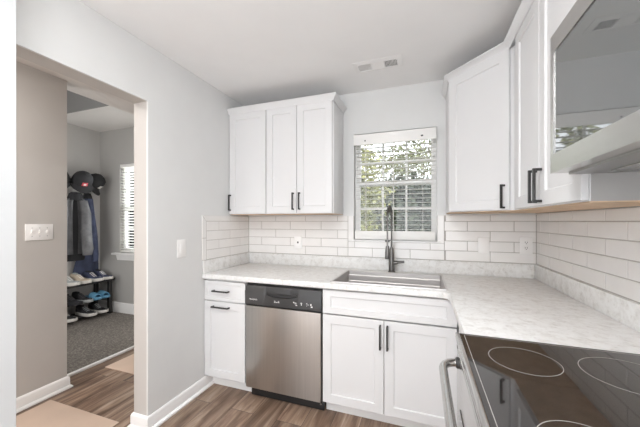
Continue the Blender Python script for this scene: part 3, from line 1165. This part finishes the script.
for cx, cy, rad in ((1.918, -1.508, 0.090), (2.158, -1.515, 0.108), (1.925, -1.872, 0.085), (2.180, -1.885, 0.085)):
    obj('burner_ring', flat_ring(cx, cy, rad - 0.0017, rad), MT['ring'], glass)
bl = 0.012
bm = new()
x0, x1, y0, y1 = 1.766 + bl, 2.362 - bl, RY0 + 0.010 + bl, RY1 - 0.006 - bl
for a in ((x0, x1, y1 - .0018, y1), (x0, x1, y0, y0 + .0018), (x0, x0 + .0018, y0, y1), (x1 - .0018, x1, y0, y1)):
    rb(a[0], a[1], a[2], a[3], zt1 + 0.0001, zt1 + 0.0005, 0, bm)
obj('border_line', bm, MT['ring'], glass)
obj('front_panel', rb(1.760, 1.795, RY0 + 0.003, RY1 - 0.003, 0.868, 0.896, 0.003), MT['steely'], r)
d = obj('oven_door', rb(1.757, 1.794, RY0 + 0.004, RY1 - 0.004, 0.305, 0.862, 0.004), MT['steely'], r)
obj('door_glass', rb(1.7545, 1.7572, RY0 + 0.11, RY1 - 0.11, 0.40, 0.70), MT['blackglass'], d)
obj('storage_drawer', rb(1.759, 1.794, RY0 + 0.004, RY1 - 0.004, 0.10, 0.298, 0.004), MT['steely'], r)
hp = []
hx, hz_ = 1.697, 0.833
ya, yb = RY1 - 0.062, RY0 + 0.062
for i in range(9):
    a = PI / 2 * i / 8
    hp.append((1.752 - 0.048 * math.sin(a) - 1.755, ya - 0.060 * (1 - math.cos(a)) + 1.713, hz_))
hp = [(1.7575 - 1.755, ya + 1.713, hz_)] + hp
hp2 = [(x, -(y - 0.0), z) for x, y, z in reversed(hp)]
hp = hp + hp2
bm = new()
add_tube(bm, hp, 0.0132, 16)
obj('handle', bm, MT['steelbar'], d)
for yy in (ya, yb):
    bm = new()
    add_lathe(bm, [(0.0, 0.0), (0.019, 0.0), (0.019, -0.006), (0.016, -0.010), (0.0, -0.010)], (1.7570 - 1.755, yy + 1.713, hz_), 18, 'x')
    obj('handle_mount', bm, MT['charcoal'], d)
for k in range(7):
    yy = RY1 - 0.07 - k * 0.1
    obj('vent_slot', rb(1.7585, 1.7605, yy - 0.03, yy, 0.8755, 0.8795), MT['dark'], r)

# ------------------------------------------------------------------ microwave
m = thing('microwave', 'stainless steel over-the-range microwave with a dark glass door, above the range', 'microwave', (2.006, -1.7875, 1.473))
MY0, MY1, MZ0_, MZ1_ = -2.167, -1.408, 1.474, 1.897
MXF = 2.006


def mb(x0, x1, y0, y1, z0, z1, bev=0.0, bm=None):
    return add_box(bm or new(), x0 - 2.006, x1 - 2.006, y0 + 1.7875, y1 + 1.7875, z0 - 1.473, z1 - 1.473, bev)


obj('housing', mb(2.052, RW - 0.012, MY0, MY1, MZ0_ + 0.008, MZ1_), MT['charcoal'], m)
# door frame around the glass, split off before the control strip
DYE = -2.014
bm = new()
gz0, gz1 = 1.531, 1.842
gy1 = MY1 - 0.022
gy0 = DYE + 0.022
mb(MXF, 2.050, gy1, MY1, MZ0_, MZ1_, 0, bm)
mb(MXF, 2.050, DYE, gy0, MZ0_, MZ1_, 0, bm)
mb(MXF, 2.050, gy0, gy1, gz1, MZ1_, 0, bm)
mb(MXF, 2.050, gy0, gy1, MZ0_, gz0, 0, bm)
d = obj('door', bm, MT['steely'], m)
obj('door_glass', mb(MXF + 0.003, 2.045, gy0, gy1, gz0, gz1), MT['mwglass'], d)
bm = new()
add_tube(bm, [(MXF - 2.006, DYE + 0.03 + 1.7875, 0.09), (MXF - 2.006 - 0.04, DYE + 0.03 + 1.7875, 0.10), (MXF - 2.006 - 0.04, DYE + 0.03 + 1.7875, 0.36), (MXF - 2.006, DYE + 0.03 + 1.7875, 0.37)], 0.009, 12)
obj('handle', bm, MT['steely'], d)
obj('control_panel', mb(MXF, 2.050, MY0, DYE - 0.003, MZ0_, MZ1_, 0.002), MT['blackglass'], m)
obj('underside', mb(2.050, RW - 0.012, MY0 + 0.004, MY1 - 0.004, MZ0_ - 0.006, MZ0_ + 0.008, 0.002), plain('grey_underside_metal', (0.33, 0.33, 0.325), 0.35, 0.7), m)
for yc in (-1.60, -1.98):
    obj('grease_filter', mb(2.12, 2.26, yc - 0.12, yc + 0.12, MZ0_ - 0.009, MZ0_ - 0.006, 0.001), MT['steely'], m)
for yc in (-1.47, -2.10):
    obj('lamp_lens', mb(2.30, 2.35, yc - 0.03, yc + 0.03, MZ0_ - 0.009, MZ0_ - 0.006, 0.001), MT['white_plastic'], m)

# ------------------------------------------------------------------ ceiling register, plates
v = thing('ceiling_vent', 'white metal air register in the kitchen ceiling', 'vent', (1.328, -0.405, 2.44))
bm = new()
hw, hd = 0.168, 0.076
iw, id_ = 0.136, 0.046
rings = [[(-hw, -hd, -0.0005), (hw, -hd, -0.0005), (hw, hd, -0.0005), (-hw, hd, -0.0005)],
         [(-hw, -hd, -0.003), (hw, -hd, -0.003), (hw, hd, -0.003), (-hw, hd, -0.003)],
         [(-iw, -id_, -0.009), (iw, -id_, -0.009), (iw, id_, -0.009), (-iw, id_, -0.009)],
         [(-iw, -id_, -0.001), (iw, -id_, -0.001), (iw, id_, -0.001), (-iw, id_, -0.001)]]
add_loft(bm, rings, False, False)
fr = obj('frame', bm, MT['white_plastic'], v)
obj('duct_opening', box(-iw, iw, -id_, id_, -0.0015, -0.0006), MT['dark'], v)
for k, (a0, a1, tilt) in enumerate(((-iw, -0.048, 1), (-0.044, 0.044, 0), (0.048, iw, -1))):
    bm = new()
    if tilt == 0:
        n = 6
        for i in range(n):
            y = -id_ + 0.006 + (2 * id_ - 0.012) * i / (n - 1)
            add_loft(bm, [[(x, y + 0.0045, -0.0075), (x, y + 0.0035, -0.0085), (x, y - 0.0065, -0.0035), (x, y - 0.0055, -0.0025)] for x in (a0, a1)])
    else:
        n = 10
        for i in range(n):
            x = a0 + 0.004 + (a1 - a0 - 0.008) * i / (n - 1)
            add_loft(bm, [[(x - 0.0035 * tilt, y, -0.0075), (x - 0.0025 * tilt, y, -0.0085), (x + 0.0040 * tilt, y, -0.0035), (x + 0.0030 * tilt, y, -0.0025)] for y in (-id_, id_)])
    obj('louvre', bm, MT['white_plastic'], v)
for x in (-0.048, 0.044):
    obj('divider', box(x, x + 0.004, -id_, id_, -0.009, -0.0016), MT['white_plastic'], v)


def plate(name, label, cat, loc, rot, w, h, kind, n=1):
    """local: plate on the wall y = 0, facing -y"""
    p = thing(name, label, cat, loc, rot)
    pl_ = obj('cover_plate', box(-w / 2, w / 2, -0.006, -0.0005, -h / 2, h / 2, bev=0.002), MT['white_plastic'], p)
    for i in range(n):
        cx = (i - (n - 1) / 2) * 0.046
        if kind == 'toggle':
            obj('switch_toggle', box(cx - 0.005, cx + 0.005, -0.016, -0.006, -0.004, 0.014, bev=0.0015), MT['white_plastic'], p)
            for zz in (-0.03, 0.03):
                obj('screw', add_lathe(new(), [(0.0, -0.0061), (0.003, -0.0061), (0.003, -0.007), (0.0, -0.0072)], (cx, 0, zz), 8, 'y'), MT['greyfab'], p)
        elif kind == 'rocker':
            obj('switch_rocker', box(cx - 0.016, cx + 0.016, -0.010, -0.006, -0.033, 0.033, bev=0.002), MT['white_plastic'], p)
        elif kind == 'outlet':
            for zz in (-0.020, 0.020):
                s = obj('socket', box(cx - 0.017, cx + 0.017, -0.0085, -0.006, zz - 0.014, zz + 0.014, bev=0.001), MT['white_plastic'], p)
                bm = new()
                add_box(bm, cx - 0.008, cx - 0.0055, -0.0088, -0.0083, zz - 0.002, zz + 0.008)
                add_box(bm, cx + 0.0055, cx + 0.008, -0.0088, -0.0083, zz - 0.002, zz + 0.007)
                add_box(bm, cx - 0.0022, cx + 0.0022, -0.0088, -0.0083, zz - 0.010, zz - 0.005)
                obj('slots', bm, MT['dark'], s)
        elif kind == 'jack':
            obj('socket', box(cx - 0.007, cx + 0.007, -0.0072, -0.006, -0.008, 0.008), MT['charcoal'], p)
    return p


plate('light_switch', 'white three-gang light switch on the taupe hall wall', 'switch', (-1.03, -1.178, 1.245), PI / 2, 0.168, 0.118, 'toggle', 3)
plate('light_switch', 'single white rocker light switch on the pale wall between doorway and worktop', 'switch', (0.0, -0.868, 1.130), PI / 2, 0.08, 0.125, 'rocker')
plate('wall_outlet', 'white duplex outlet on the tile near the right corner', 'outlet', (2.330, -0.0082, 1.150), 0, 0.078, 0.122, 'outlet')
plate('wall_plate', 'blank white cover plate on the tile right of the sink window', 'plate', (2.060, -0.0082, 1.142), 0, 0.075, 0.118, 'none')
plate('wall_outlet', 'white single-jack wall plate on the tile under the double cabinet', 'outlet', (0.540, -0.0082, 1.128), 0, 0.075, 0.115, 'jack')

# ------------------------------------------------------------------ hall: flat tan sheets on the floor
tag(obj('floor_mat', box(-0.958, -0.245, -1.95, -1.146, 0.0005, 0.005, bev=0.001), MT['tan']), 'flat tan mat lying in the doorway nearest the kitchen', 'mat')
tag(obj('floor_mat', box(-1.078, -0.36, -0.668, -0.05, 0.0005, 0.005, bev=0.001), MT['tan']), 'flat tan mat lying deeper in the hall beside the carpet edge', 'mat')

# ------------------------------------------------------------------ mudroom: bench, shoes, coats
XB = -2.55
bq = thing('shoe_bench', 'black wooden shoe bench with two shelves against the mudroom wall', 'bench', (-2.715, -0.1, 0.012))


def bb(x0, x1, y0, y1, z0, z1, bev=0.0, bm=None):
    return add_box(bm or new(), x0 + 2.715, x1 + 2.715, y0 + 0.1, y1 + 0.1, z0 - 0.012, z1 - 0.012, bev)


BY0, BY1 = -0.70, 0.445
obj('seat', bb(-2.885, XB + 0.015, BY0 - 0.03, BY1 + 0.03, 0.478, 0.512, 0.004), MT['blackwood'], bq)
for y0 in (BY1 - 0.045, BY0):
    for x0 in (XB - 0.045, -2.878):
        obj('leg', bb(x0, x0 + 0.042, y0, y0 + 0.045, 0.0125, 0.478, 0.002), MT['blackwood'], bq)
for zz in (0.245, 0.055):
    bm = new()
    for k in range(5):
        x = -2.83 + k * 0.054
        bb(x, x + 0.036, BY0 + 0.046, BY1 - 0.046, zz, zz + 0.014, 0, bm)
    for y in (BY0 + 0.046, BY1 - 0.060):
        bb(-2.835, XB - 0.046, y, y + 0.014, zz - 0.016, zz, 0, bm)
    obj('shelf', bm, MT['blackwood'], bq)


def make_shoe(name, label, loc, rotz, upper, sole, lace, lining, L_=0.305, group=None, slide=False):
    s = thing(name, label, 'shoe', loc, rotz, group)
    n = 14

    def hw(t):      # half width along the length, heel 0 to toe 1
        return 0.036 + 0.014 * math.sin(max(0, t - 0.15) * PI / 0.95) if t < 0.86 else (0.0465 * math.sqrt(max(0.02, 1 - ((t - 0.80) / 0.205) ** 2)))

    def outline(grow, z, lift=0.0):
        P = []
        for i in range(n + 1):
            t_ = i / n
            ww = hw(t_) * (0.62 + 0.38 * min(1, t_ / 0.10)) + grow
            P.append((t_ * L_ + (grow if i == n else 0), -ww, z + lift * max(0, t_ - 0.7) ** 2))
        for i in range(n, -1, -1):
            t_ = i / n
            ww = hw(t_) * (0.62 + 0.38 * min(1, t_ / 0.10)) + grow
            P.append((t_ * L_ + (grow if i == n else 0), ww, z + lift * max(0, t_ - 0.7) ** 2))
        return P
    obj('sole', add_loft(new(), [outline(0.002, 0.0, 0.10), outline(0.006, 0.010, 0.10), outline(0.005, 0.030, 0.08), outline(0.001, 0.033, 0.08)]), sole, s)
    if slide:
        rings = []
        for i in range(9):
            t_ = 0.48 + 0.38 * i / 8
            ww = hw(t_) + 0.004
            hh = 0.045 + 0.022 * math.sin(PI * (1 - i / 8) * 0.6)
            ring = []
            for k in range(9):
                a = PI * k / 8
                ring.append((t_ * L_, -ww * math.cos(a), 0.030 + hh * math.sin(a)))
            for k in range(8, -1, -1):
                a = PI * k / 8
                ring.append((t_ * L_, -(ww - 0.007) * math.cos(a), 0.030 + (hh - 0.008) * math.sin(a)))
            rings.append(ring)
        obj('strap', add_loft(new(), rings), upper, s)
        return s
    rings = []
    for i in range(n + 1):
        t_ = i / n
        ww = (hw(t_) * (0.62 + 0.38 * min(1, t_ / 0.10))) * 0.98
        if t_ < 0.30:
            top = 0.100 - 0.03 * t_
        elif t_ < 0.62:
            top = 0.112 - 0.055 * ((t_ - 0.30) / 0.32) - 0.01
        else:
            top = 0.048 - 0.010 * ((t_ - 0.62) / 0.38)
        top = max(0.012, top - 0.030)
        e = 0.55 if t_ < 0.35 else 0.8
        ring = []
        for k in range(13):
            a = PI * k / 12
            cx_ = math.copysign(abs(math.cos(a)) ** e, math.cos(a))
            ring.append((t_ * L_ + (0.004 if i == n else 0), -ww * cx_ * (0.80 + 0.20 * (1 - math.sin(a))), 0.028 + 0.1 * max(0, t_ - 0.7) ** 2 + (top if i < n else 0.016) * math.sin(a) ** 0.7))
        rings.append(ring)
    obj('upper', add_loft(new(), rings), upper, s)
    bm = new()
    add_lathe(bm, [(0.0, 0.0), (1.0, 0.0), (0.93, 0.004), (0.0, 0.001)], seg=20)
    for v_ in bm.verts:
        v_.co = (0.062 + v_.co.x * 0.042, v_.co.y * 0.024, 0.0955 + v_.co.z - v_.co.x * 0.004)
    obj('collar', bm, lining, s)
    bm = new()
    for k in range(4):
        t_ = 0.40 + k * 0.065
        zz = 0.112 - 0.055 * ((t_ - 0.30) / 0.32) - 0.008
        add_tube(bm, [(t_ * L_, -0.022, zz - 0.006), (t_ * L_ + 0.004, 0, zz + 0.0025), (t_ * L_, 0.022, zz - 0.006)], 0.0035, 6)
    obj('laces', bm, lace, s)
    s.scale = (1.1, 1.12, 1.2)
    return s


X0 = -2.775
make_shoe('sneaker', 'dark navy sneaker with white sole on the bench top, left shoe of its pair', (X0, 0.222, 0.5125), 0.0, MT['navy'], MT['sole'], MT['whitecloth'], MT['jacketdark'])
make_shoe('sneaker', 'dark navy sneaker with white sole at the right end of the bench top', (X0 - 0.0, 0.352, 0.5125), 0.0, MT['navy'], MT['sole'], MT['whitecloth'], MT['jacketdark'])
make_shoe('sneaker', 'beige and pale grey sneaker on the bench top beside the navy pair', (X0, 0.055, 0.5125), 0.04, MT['beige'], MT['sole'], MT['whitecloth'], MT['greyfab'])
make_shoe('sneaker', 'pale grey sneaker at the left edge of the visible bench top', (X0, -0.07, 0.5125), 0.0, MT['greyfab'], MT['sole'], MT['whitecloth'], MT['greyfab'])
make_shoe('shoe', 'plain black shoe on the middle shelf, nearest the doorway wall', (X0, -0.055, 0.2595), 0.04, MT['shoeblack'], MT['shoeblack'], MT['jacket'], MT['jacketdark'])
make_shoe('shoe', 'plain black shoe on the middle shelf next to the blue slides', (X0, 0.075, 0.2595), 0.03, MT['shoeblack'], MT['greyfab'], MT['jacket'], MT['jacketdark'])
make_shoe('slide_sandal', 'blue slide sandal on the middle shelf beside the black shoe', (X0, 0.215, 0.2595), 0.02, MT['blue'], MT['blue'], MT['blue'], MT['blue'], slide=True)
make_shoe('slide_sandal', 'blue slide sandal on the middle shelf nearest the bench leg', (X0, 0.330, 0.2595), 0.0, MT['blue'], MT['blue'], MT['blue'], MT['blue'], slide=True)
make_shoe('sneaker', 'black sneaker with thick white sole on the bottom shelf, nearest the bench leg', (X0, 0.285, 0.0695), 0.0, MT['shoeblack'], MT['sole'], MT['greyfab'], MT['jacketdark'])
make_shoe('sneaker', 'black sneaker with thick white sole in the middle of the bottom shelf', (X0, 0.125, 0.0695), 0.03, MT['shoeblack'], MT['sole'], MT['greyfab'], MT['jacketdark'])
make_shoe('sneaker', 'black and white striped sneaker on the bottom shelf at the doorway wall', (X0, -0.105, 0.0695), 0.0, MT['shoeblack'], MT['sole'], MT['whitecloth'], MT['whitecloth'])

# coat rack
rk = thing('coat_rack', 'dark coat rack with hooks fixed to the mudroom wall behind the caps', 'coat rack', (-2.89, -0.1, 1.86))
obj('board', box(0.0005, 0.018, -0.42, 0.46, -0.05, 0.05, bev=0.003), MT['blackwood'], rk)
for y in (0.06, 0.20, 0.34):
    bm = new()
    add_tube(bm, [(0.017, y, 0.015), (0.07, y, 0.025), (0.09, y, 0.055), (0.088, y, 0.085)], 0.006, 8)
    add_tube(bm, [(0.017, y, -0.02), (0.055, y, -0.035), (0.068, y, -0.02), (0.066, y, 0.0)], 0.005, 8)
    obj('hook', bm, MT['black'], rk)


def garment_ring(cy, w, cx, dpt, z, seed, amp=0.10, n=28):
    ring = []
    for k in range(n):
        a = 2 * PI * k / n
        rr_ = 1 + amp * math.sin(5 * a + seed + z * 2.0) + amp * 0.6 * math.sin(9 * a - 2 * seed + z * 3.0)
        ring.append((cx + dpt * math.cos(a) * rr_, cy + w * math.sin(a) * rr_, z))
    return ring


def sleeve(pts, rads, seed):
    bm = new()
    P = [Vector(p) for p in pts]
    rings = []
    for i, (p, r_) in enumerate(zip(P, rads)):
        ring = []
        for k in range(14):
            a = 2 * PI * k / 14
            q = 1 + 0.12 * math.sin(3 * a + seed + i * 1.3)
            ring.append((p.x + r_ * 0.8 * math.cos(a) * q, p.y + r_ * math.sin(a) * q, p.z))
        rings.append(ring)
    return add_loft(bm, rings)


# grey jacket: origin at its hanging loop
jx, jy, jz = -2.69, 0.045, 1.67
j = thing('jacket', 'grey jacket hanging open from the coat rack below the caps', 'jacket', (jx, jy, jz))


def half(sgn):
    """one front panel of the jacket from shoulder to hem"""
    rings = []
    for z, c0, w in ((-0.03, 0.045, 0.03), (-0.09, 0.085, 0.062), (-0.3, 0.095, 0.066), (-0.5, 0.10, 0.070), (-0.7, 0.098, 0.074), (-0.78, 0.092, 0.07)):
        rings.append(garment_ring(sgn * c0, w, 0, 0.046, z, 0.7 + sgn, 0.10, 22))
    return add_loft(new(), rings)


obj('front_panel', half(1), MT['jacket'], j)
obj('front_panel', half(-1), MT['jacket'], j)
obj('lining', add_loft(new(), [garment_ring(y, w, -0.012, 0.030, z, 0.2, 0.08) for z, y, w in ((-0.05, 0, 0.03), (-0.3, 0, 0.06), (-0.6, 0.0, 0.075), (-0.84, 0.02, 0.11), (-0.87, 0.02, 0.10))]), MT['jacketdark'], j)
obj('sleeve', sleeve([(0.055, 0.075, -0.07), (0.072, 0.095, -0.25), (0.08, 0.085, -0.48), (0.085, 0.100, -0.72), (0.08, 0.105, -0.80)], [0.045, 0.058, 0.062, 0.066, 0.052], 1.0), MT['jacketlight'], j)
obj('sleeve', sleeve([(0.045, -0.155, -0.07), (0.055, -0.17, -0.25), (0.055, -0.175, -0.5), (0.05, -0.175, -0.74)], [0.04, 0.048, 0.05, 0.045], 2.0), MT['jacketlight'], j)
obj('collar', add_loft(new(), [garment_ring(0.0, w, 0.01, dp, z, 1.5, 0.08) for z, w, dp in ((-0.07, 0.10, 0.052), (-0.03, 0.09, 0.055), (0.02, 0.07, 0.045), (0.035, 0.05, 0.03))]), MT['jacketdark'], j)

n_ = thing('jacket', 'long navy blue coat hanging at the right end of the coat rack', 'coat', (-2.835, 0.29, 1.70))
spec = [(0.01, 0.02, 0.025, -0.01), (-0.05, 0.06, 0.04, 0.0), (-0.2, 0.07, 0.045, 0.005), (-0.45, 0.085, 0.05, 0.01), (-0.75, 0.10, 0.055, 0.02), (-0.95, 0.14, 0.042, -0.01), (-1.13, 0.165, 0.032, -0.03), (-1.15, 0.16, 0.030, -0.03)]
obj('body', add_loft(new(), [garment_ring(dy, w, -0.005, dp, z, 2.2, 0.13, 40) for z, w, dp, dy in spec]), MT['navy'], n_)
obj('sleeve', sleeve([(0.035, 0.015, -0.06), (0.045, 0.03, -0.3), (0.055, 0.055, -0.6), (0.055, 0.07, -0.86), (0.05, 0.075, -0.95)], [0.035, 0.044, 0.044, 0.04, 0.034], 0.4), MT['navylight'], n_)
obj('collar', add_loft(new(), [garment_ring(0.0, w, 0.0, dp, z, 1.5, 0.06) for z, w, dp in ((-0.06, 0.058, 0.045), (-0.02, 0.05, 0.045), (0.02, 0.035, 0.03))]), MT['jacketdark'], n_)


def cap(label, loc, rot, mat, patch):
    c_ = thing('baseball_cap', label, 'cap', loc)
    c_.rotation_euler = rot
    bm = new()
    prof = [(0.0, 0.115), (0.03, 0.113), (0.06, 0.10), (0.082, 0.07), (0.09, 0.035), (0.092, 0.0), (0.088, 0.0), (0.085, 0.035), (0.076, 0.068), (0.055, 0.094), (0.0, 0.108)]
    add_lathe(bm, prof, seg=28)
    obj('crown', bm, mat, c_)
    rings = []
    for i in range(9):
        a = -1.15 + 2.3 * i / 8
        ex = 0.075 * math.cos(a * 0.9) ** 0.5
        ci, si = math.cos(a), math.sin(a)
        drop = 0.022 * (1 - math.cos(a))
        rings.append([(0.088 * ci, 0.088 * si, 0.006), ((0.09 + ex) * ci, (0.09 + ex * 0.35) * si, -0.012 - drop), ((0.09 + ex) * ci, (0.09 + ex * 0.35) * si, -0.016 - drop), (0.088 * ci, 0.088 * si, 0.001)])
    obj('brim', add_loft(new(), rings), mat, c_)
    bm = new()
    add_lathe(bm, [(0.0, 0.114), (0.008, 0.114), (0.007, 0.119), (0.0, 0.121)], seg=12)
    obj('button', bm, mat, c_)
    if patch:
        rings = []
        for z in (0.022, 0.042, 0.062):
            r0 = 0.0935 - (z - 0.022) * 0.18
            rings.append([(r_ * math.cos(a), r_ * math.sin(a), z) for r_, a in [(r0, -0.28 + 0.56 * i / 6) for i in range(7)] + [(r0 - 0.006, -0.28 + 0.56 * i / 6) for i in range(6, -1, -1)]])
        pt = obj('patch', add_loft(new(), rings), MT[patch[0]], c_)
        rings = []
        for z in (0.03, 0.050):
            r0 = 0.0955 - (z - 0.022) * 0.18
            rings.append([(r_ * math.cos(a), r_ * math.sin(a), z) for r_, a in [(r0, -0.12 + 0.24 * i / 6) for i in range(7)] + [(r0 - 0.006, -0.12 + 0.24 * i / 6) for i in range(6, -1, -1)]])
        obj('emblem', add_loft(new(), rings), MT['whitecloth'], pt)
    c_.scale = (1.2, 1.25, 1.25)
    return c_


cap('dark grey cap with a red and white patch hanging in front on the coat rack', (-2.68, 0.125, 1.865), (0.0, 0.95, -0.25), MT['capgrey'], ('red',))
cap('black cap with a white mark hanging at the right end of the coat rack', (-2.75, 0.315, 1.875), (0.0, 1.15, 0.5), MT['cap'], ('whitecloth',))
cap('plain black cap hanging at the left end of the coat rack', (-2.76, -0.10, 1.87), (0.0, 0.9, -0.7), MT['cap'], None)

# ------------------------------------------------------------------ outdoors, seen through the blind
struct('ground', box(-40, 40, 0.7, 80, -0.55, -0.45), MT['grass'])
struct('driveway', box(-30, 30, 24, 31, -0.449, -0.43), MT['concrete'])


def tree(label, loc, height, crad, base, mat, n, leaf=0.13, trunk=0.12, name='tree'):
    t_ = thing(name, label, 'tree', loc, 0, 'trees beyond the window')
    bm = new()
    add_tube(bm, [(0, 0, 0), (0.05, 0, height * 0.3), (0, 0.05, height * 0.62), (0.05, 0, height * 0.85)], [trunk, trunk * 0.8, trunk * 0.5, trunk * 0.15], 10)
    for k in range(9):
        a = k * 2.4
        z0 = base + (height - base) * (0.1 + 0.08 * k)
        add_tube(bm, [(0, 0, z0 - 0.2), (math.cos(a) * crad * 0.4, math.sin(a) * crad * 0.4, z0 + 0.2), (math.cos(a) * crad * 0.8, math.sin(a) * crad * 0.8, z0 + 0.45)], [trunk * 0.4, trunk * 0.25, trunk * 0.08], 6)
    obj('trunk', bm, MT['bark'], t_)
    bm = new()
    clumps = []
    for k in range(46):
        while True:
            p = Vector((random.uniform(-1, 1), random.uniform(-1, 1), random.uniform(-1, 1)))
            if p.length < 1:
                break
        clumps.append(Vector((p.x * crad, p.y * crad, base + (height - base) * (p.z * 0.5 + 0.5))))
    for i in range(n):
        c0 = random.choice(clumps)
        p = c0 + Vector((random.gauss(0, 1), random.gauss(0, 1), random.gauss(0, 1))) * crad * 0.16
        u = Vector((random.uniform(-1, 1), random.uniform(-1, 1), random.uniform(-1, 1))).normalized()
        v_ = u.cross(Vector((random.uniform(-1, 1), random.uniform(-1, 1), random.uniform(-1, 1)))).normalized()
        s = leaf * random.uniform(0.6, 1.3)
        q = [bm.verts.new(p + u * s), bm.verts.new(p + v_ * s * 0.55), bm.verts.new(p - u * s), bm.verts.new(p - v_ * s * 0.55)]
        bm.faces.new(q)
    obj('foliage', bm, mat, t_, smooth=False)
    return t_


tree('yellow-green leafy tree outside, at the left of the kitchen window', (-0.75, 7.0, -0.45), 4.6, 1.15, 0.9, MT['leafy'], 4200, 0.085)
tree('dark green bushy tree outside, at the right of the kitchen window', (1.15, 13.5, -0.45), 4.0, 1.8, 0.6, MT['leafd'], 7000, 0.17)
tree('second dark green tree outside, in the middle of the kitchen window', (-2.6, 18.5, -0.45), 4.2, 1.7, 0.5, MT['leafd'], 6000, 0.18)
tree('mid-green tree outside, tall behind the dark trees across the lawn', (0.3, 23.0, -0.45), 8.2, 2.6, 5.0, MT['leafm'], 1700, 0.16)

hs = thing('neighbour_house', 'white sided house with a grey roof across the street outside', 'house', (-2.0, 36, -0.45))
bm = new()
add_box(bm, -9, 9, 0, 8, 0, 3.4)
obj('siding', bm, MT['siding'], hs)
obj('roof', add_loft(new(), [[(x, -0.5, 3.4), (x, 4, 6.0), (x, 8.5, 3.4)] for x in (-9.5, 9.5)]), MT['shingle'], hs)
for x in (-5, -1.4, 2.2, 5.6):
    wf = obj('window', box(x - 0.65, x + 0.65, -0.06, -0.001, 0.9, 2.4), MT['trim'], hs)
    obj('pane', box(x - 0.55, x + 0.55, -0.08, -0.061, 1.0, 2.3), MT['blackglass'], wf)

# ------------------------------------------------------------------ groups of repeats
GROUPS = {'wall_cabinet': 'white wall cabinets', 'base_cabinet': 'white base cabinets', 'sneaker': 'shoes on the mudroom bench', 'shoe': 'shoes on the mudroom bench',
          'slide_sandal': 'shoes on the mudroom bench', 'baseball_cap': 'caps on the coat rack', 'jacket': 'coats on the coat rack', 'floor_mat': 'tan mats on the hall floor',
          'light_switch': 'light switches', 'wall_outlet': 'outlets on the tile', 'window_blind': 'white window blinds', 'crown_moulding': 'cabinet crown mouldings'}
for o in COL.objects:
    base = o.name.split('.')[0]
    if o.parent is None and base in GROUPS:
        o['group'] = GROUPS[base]
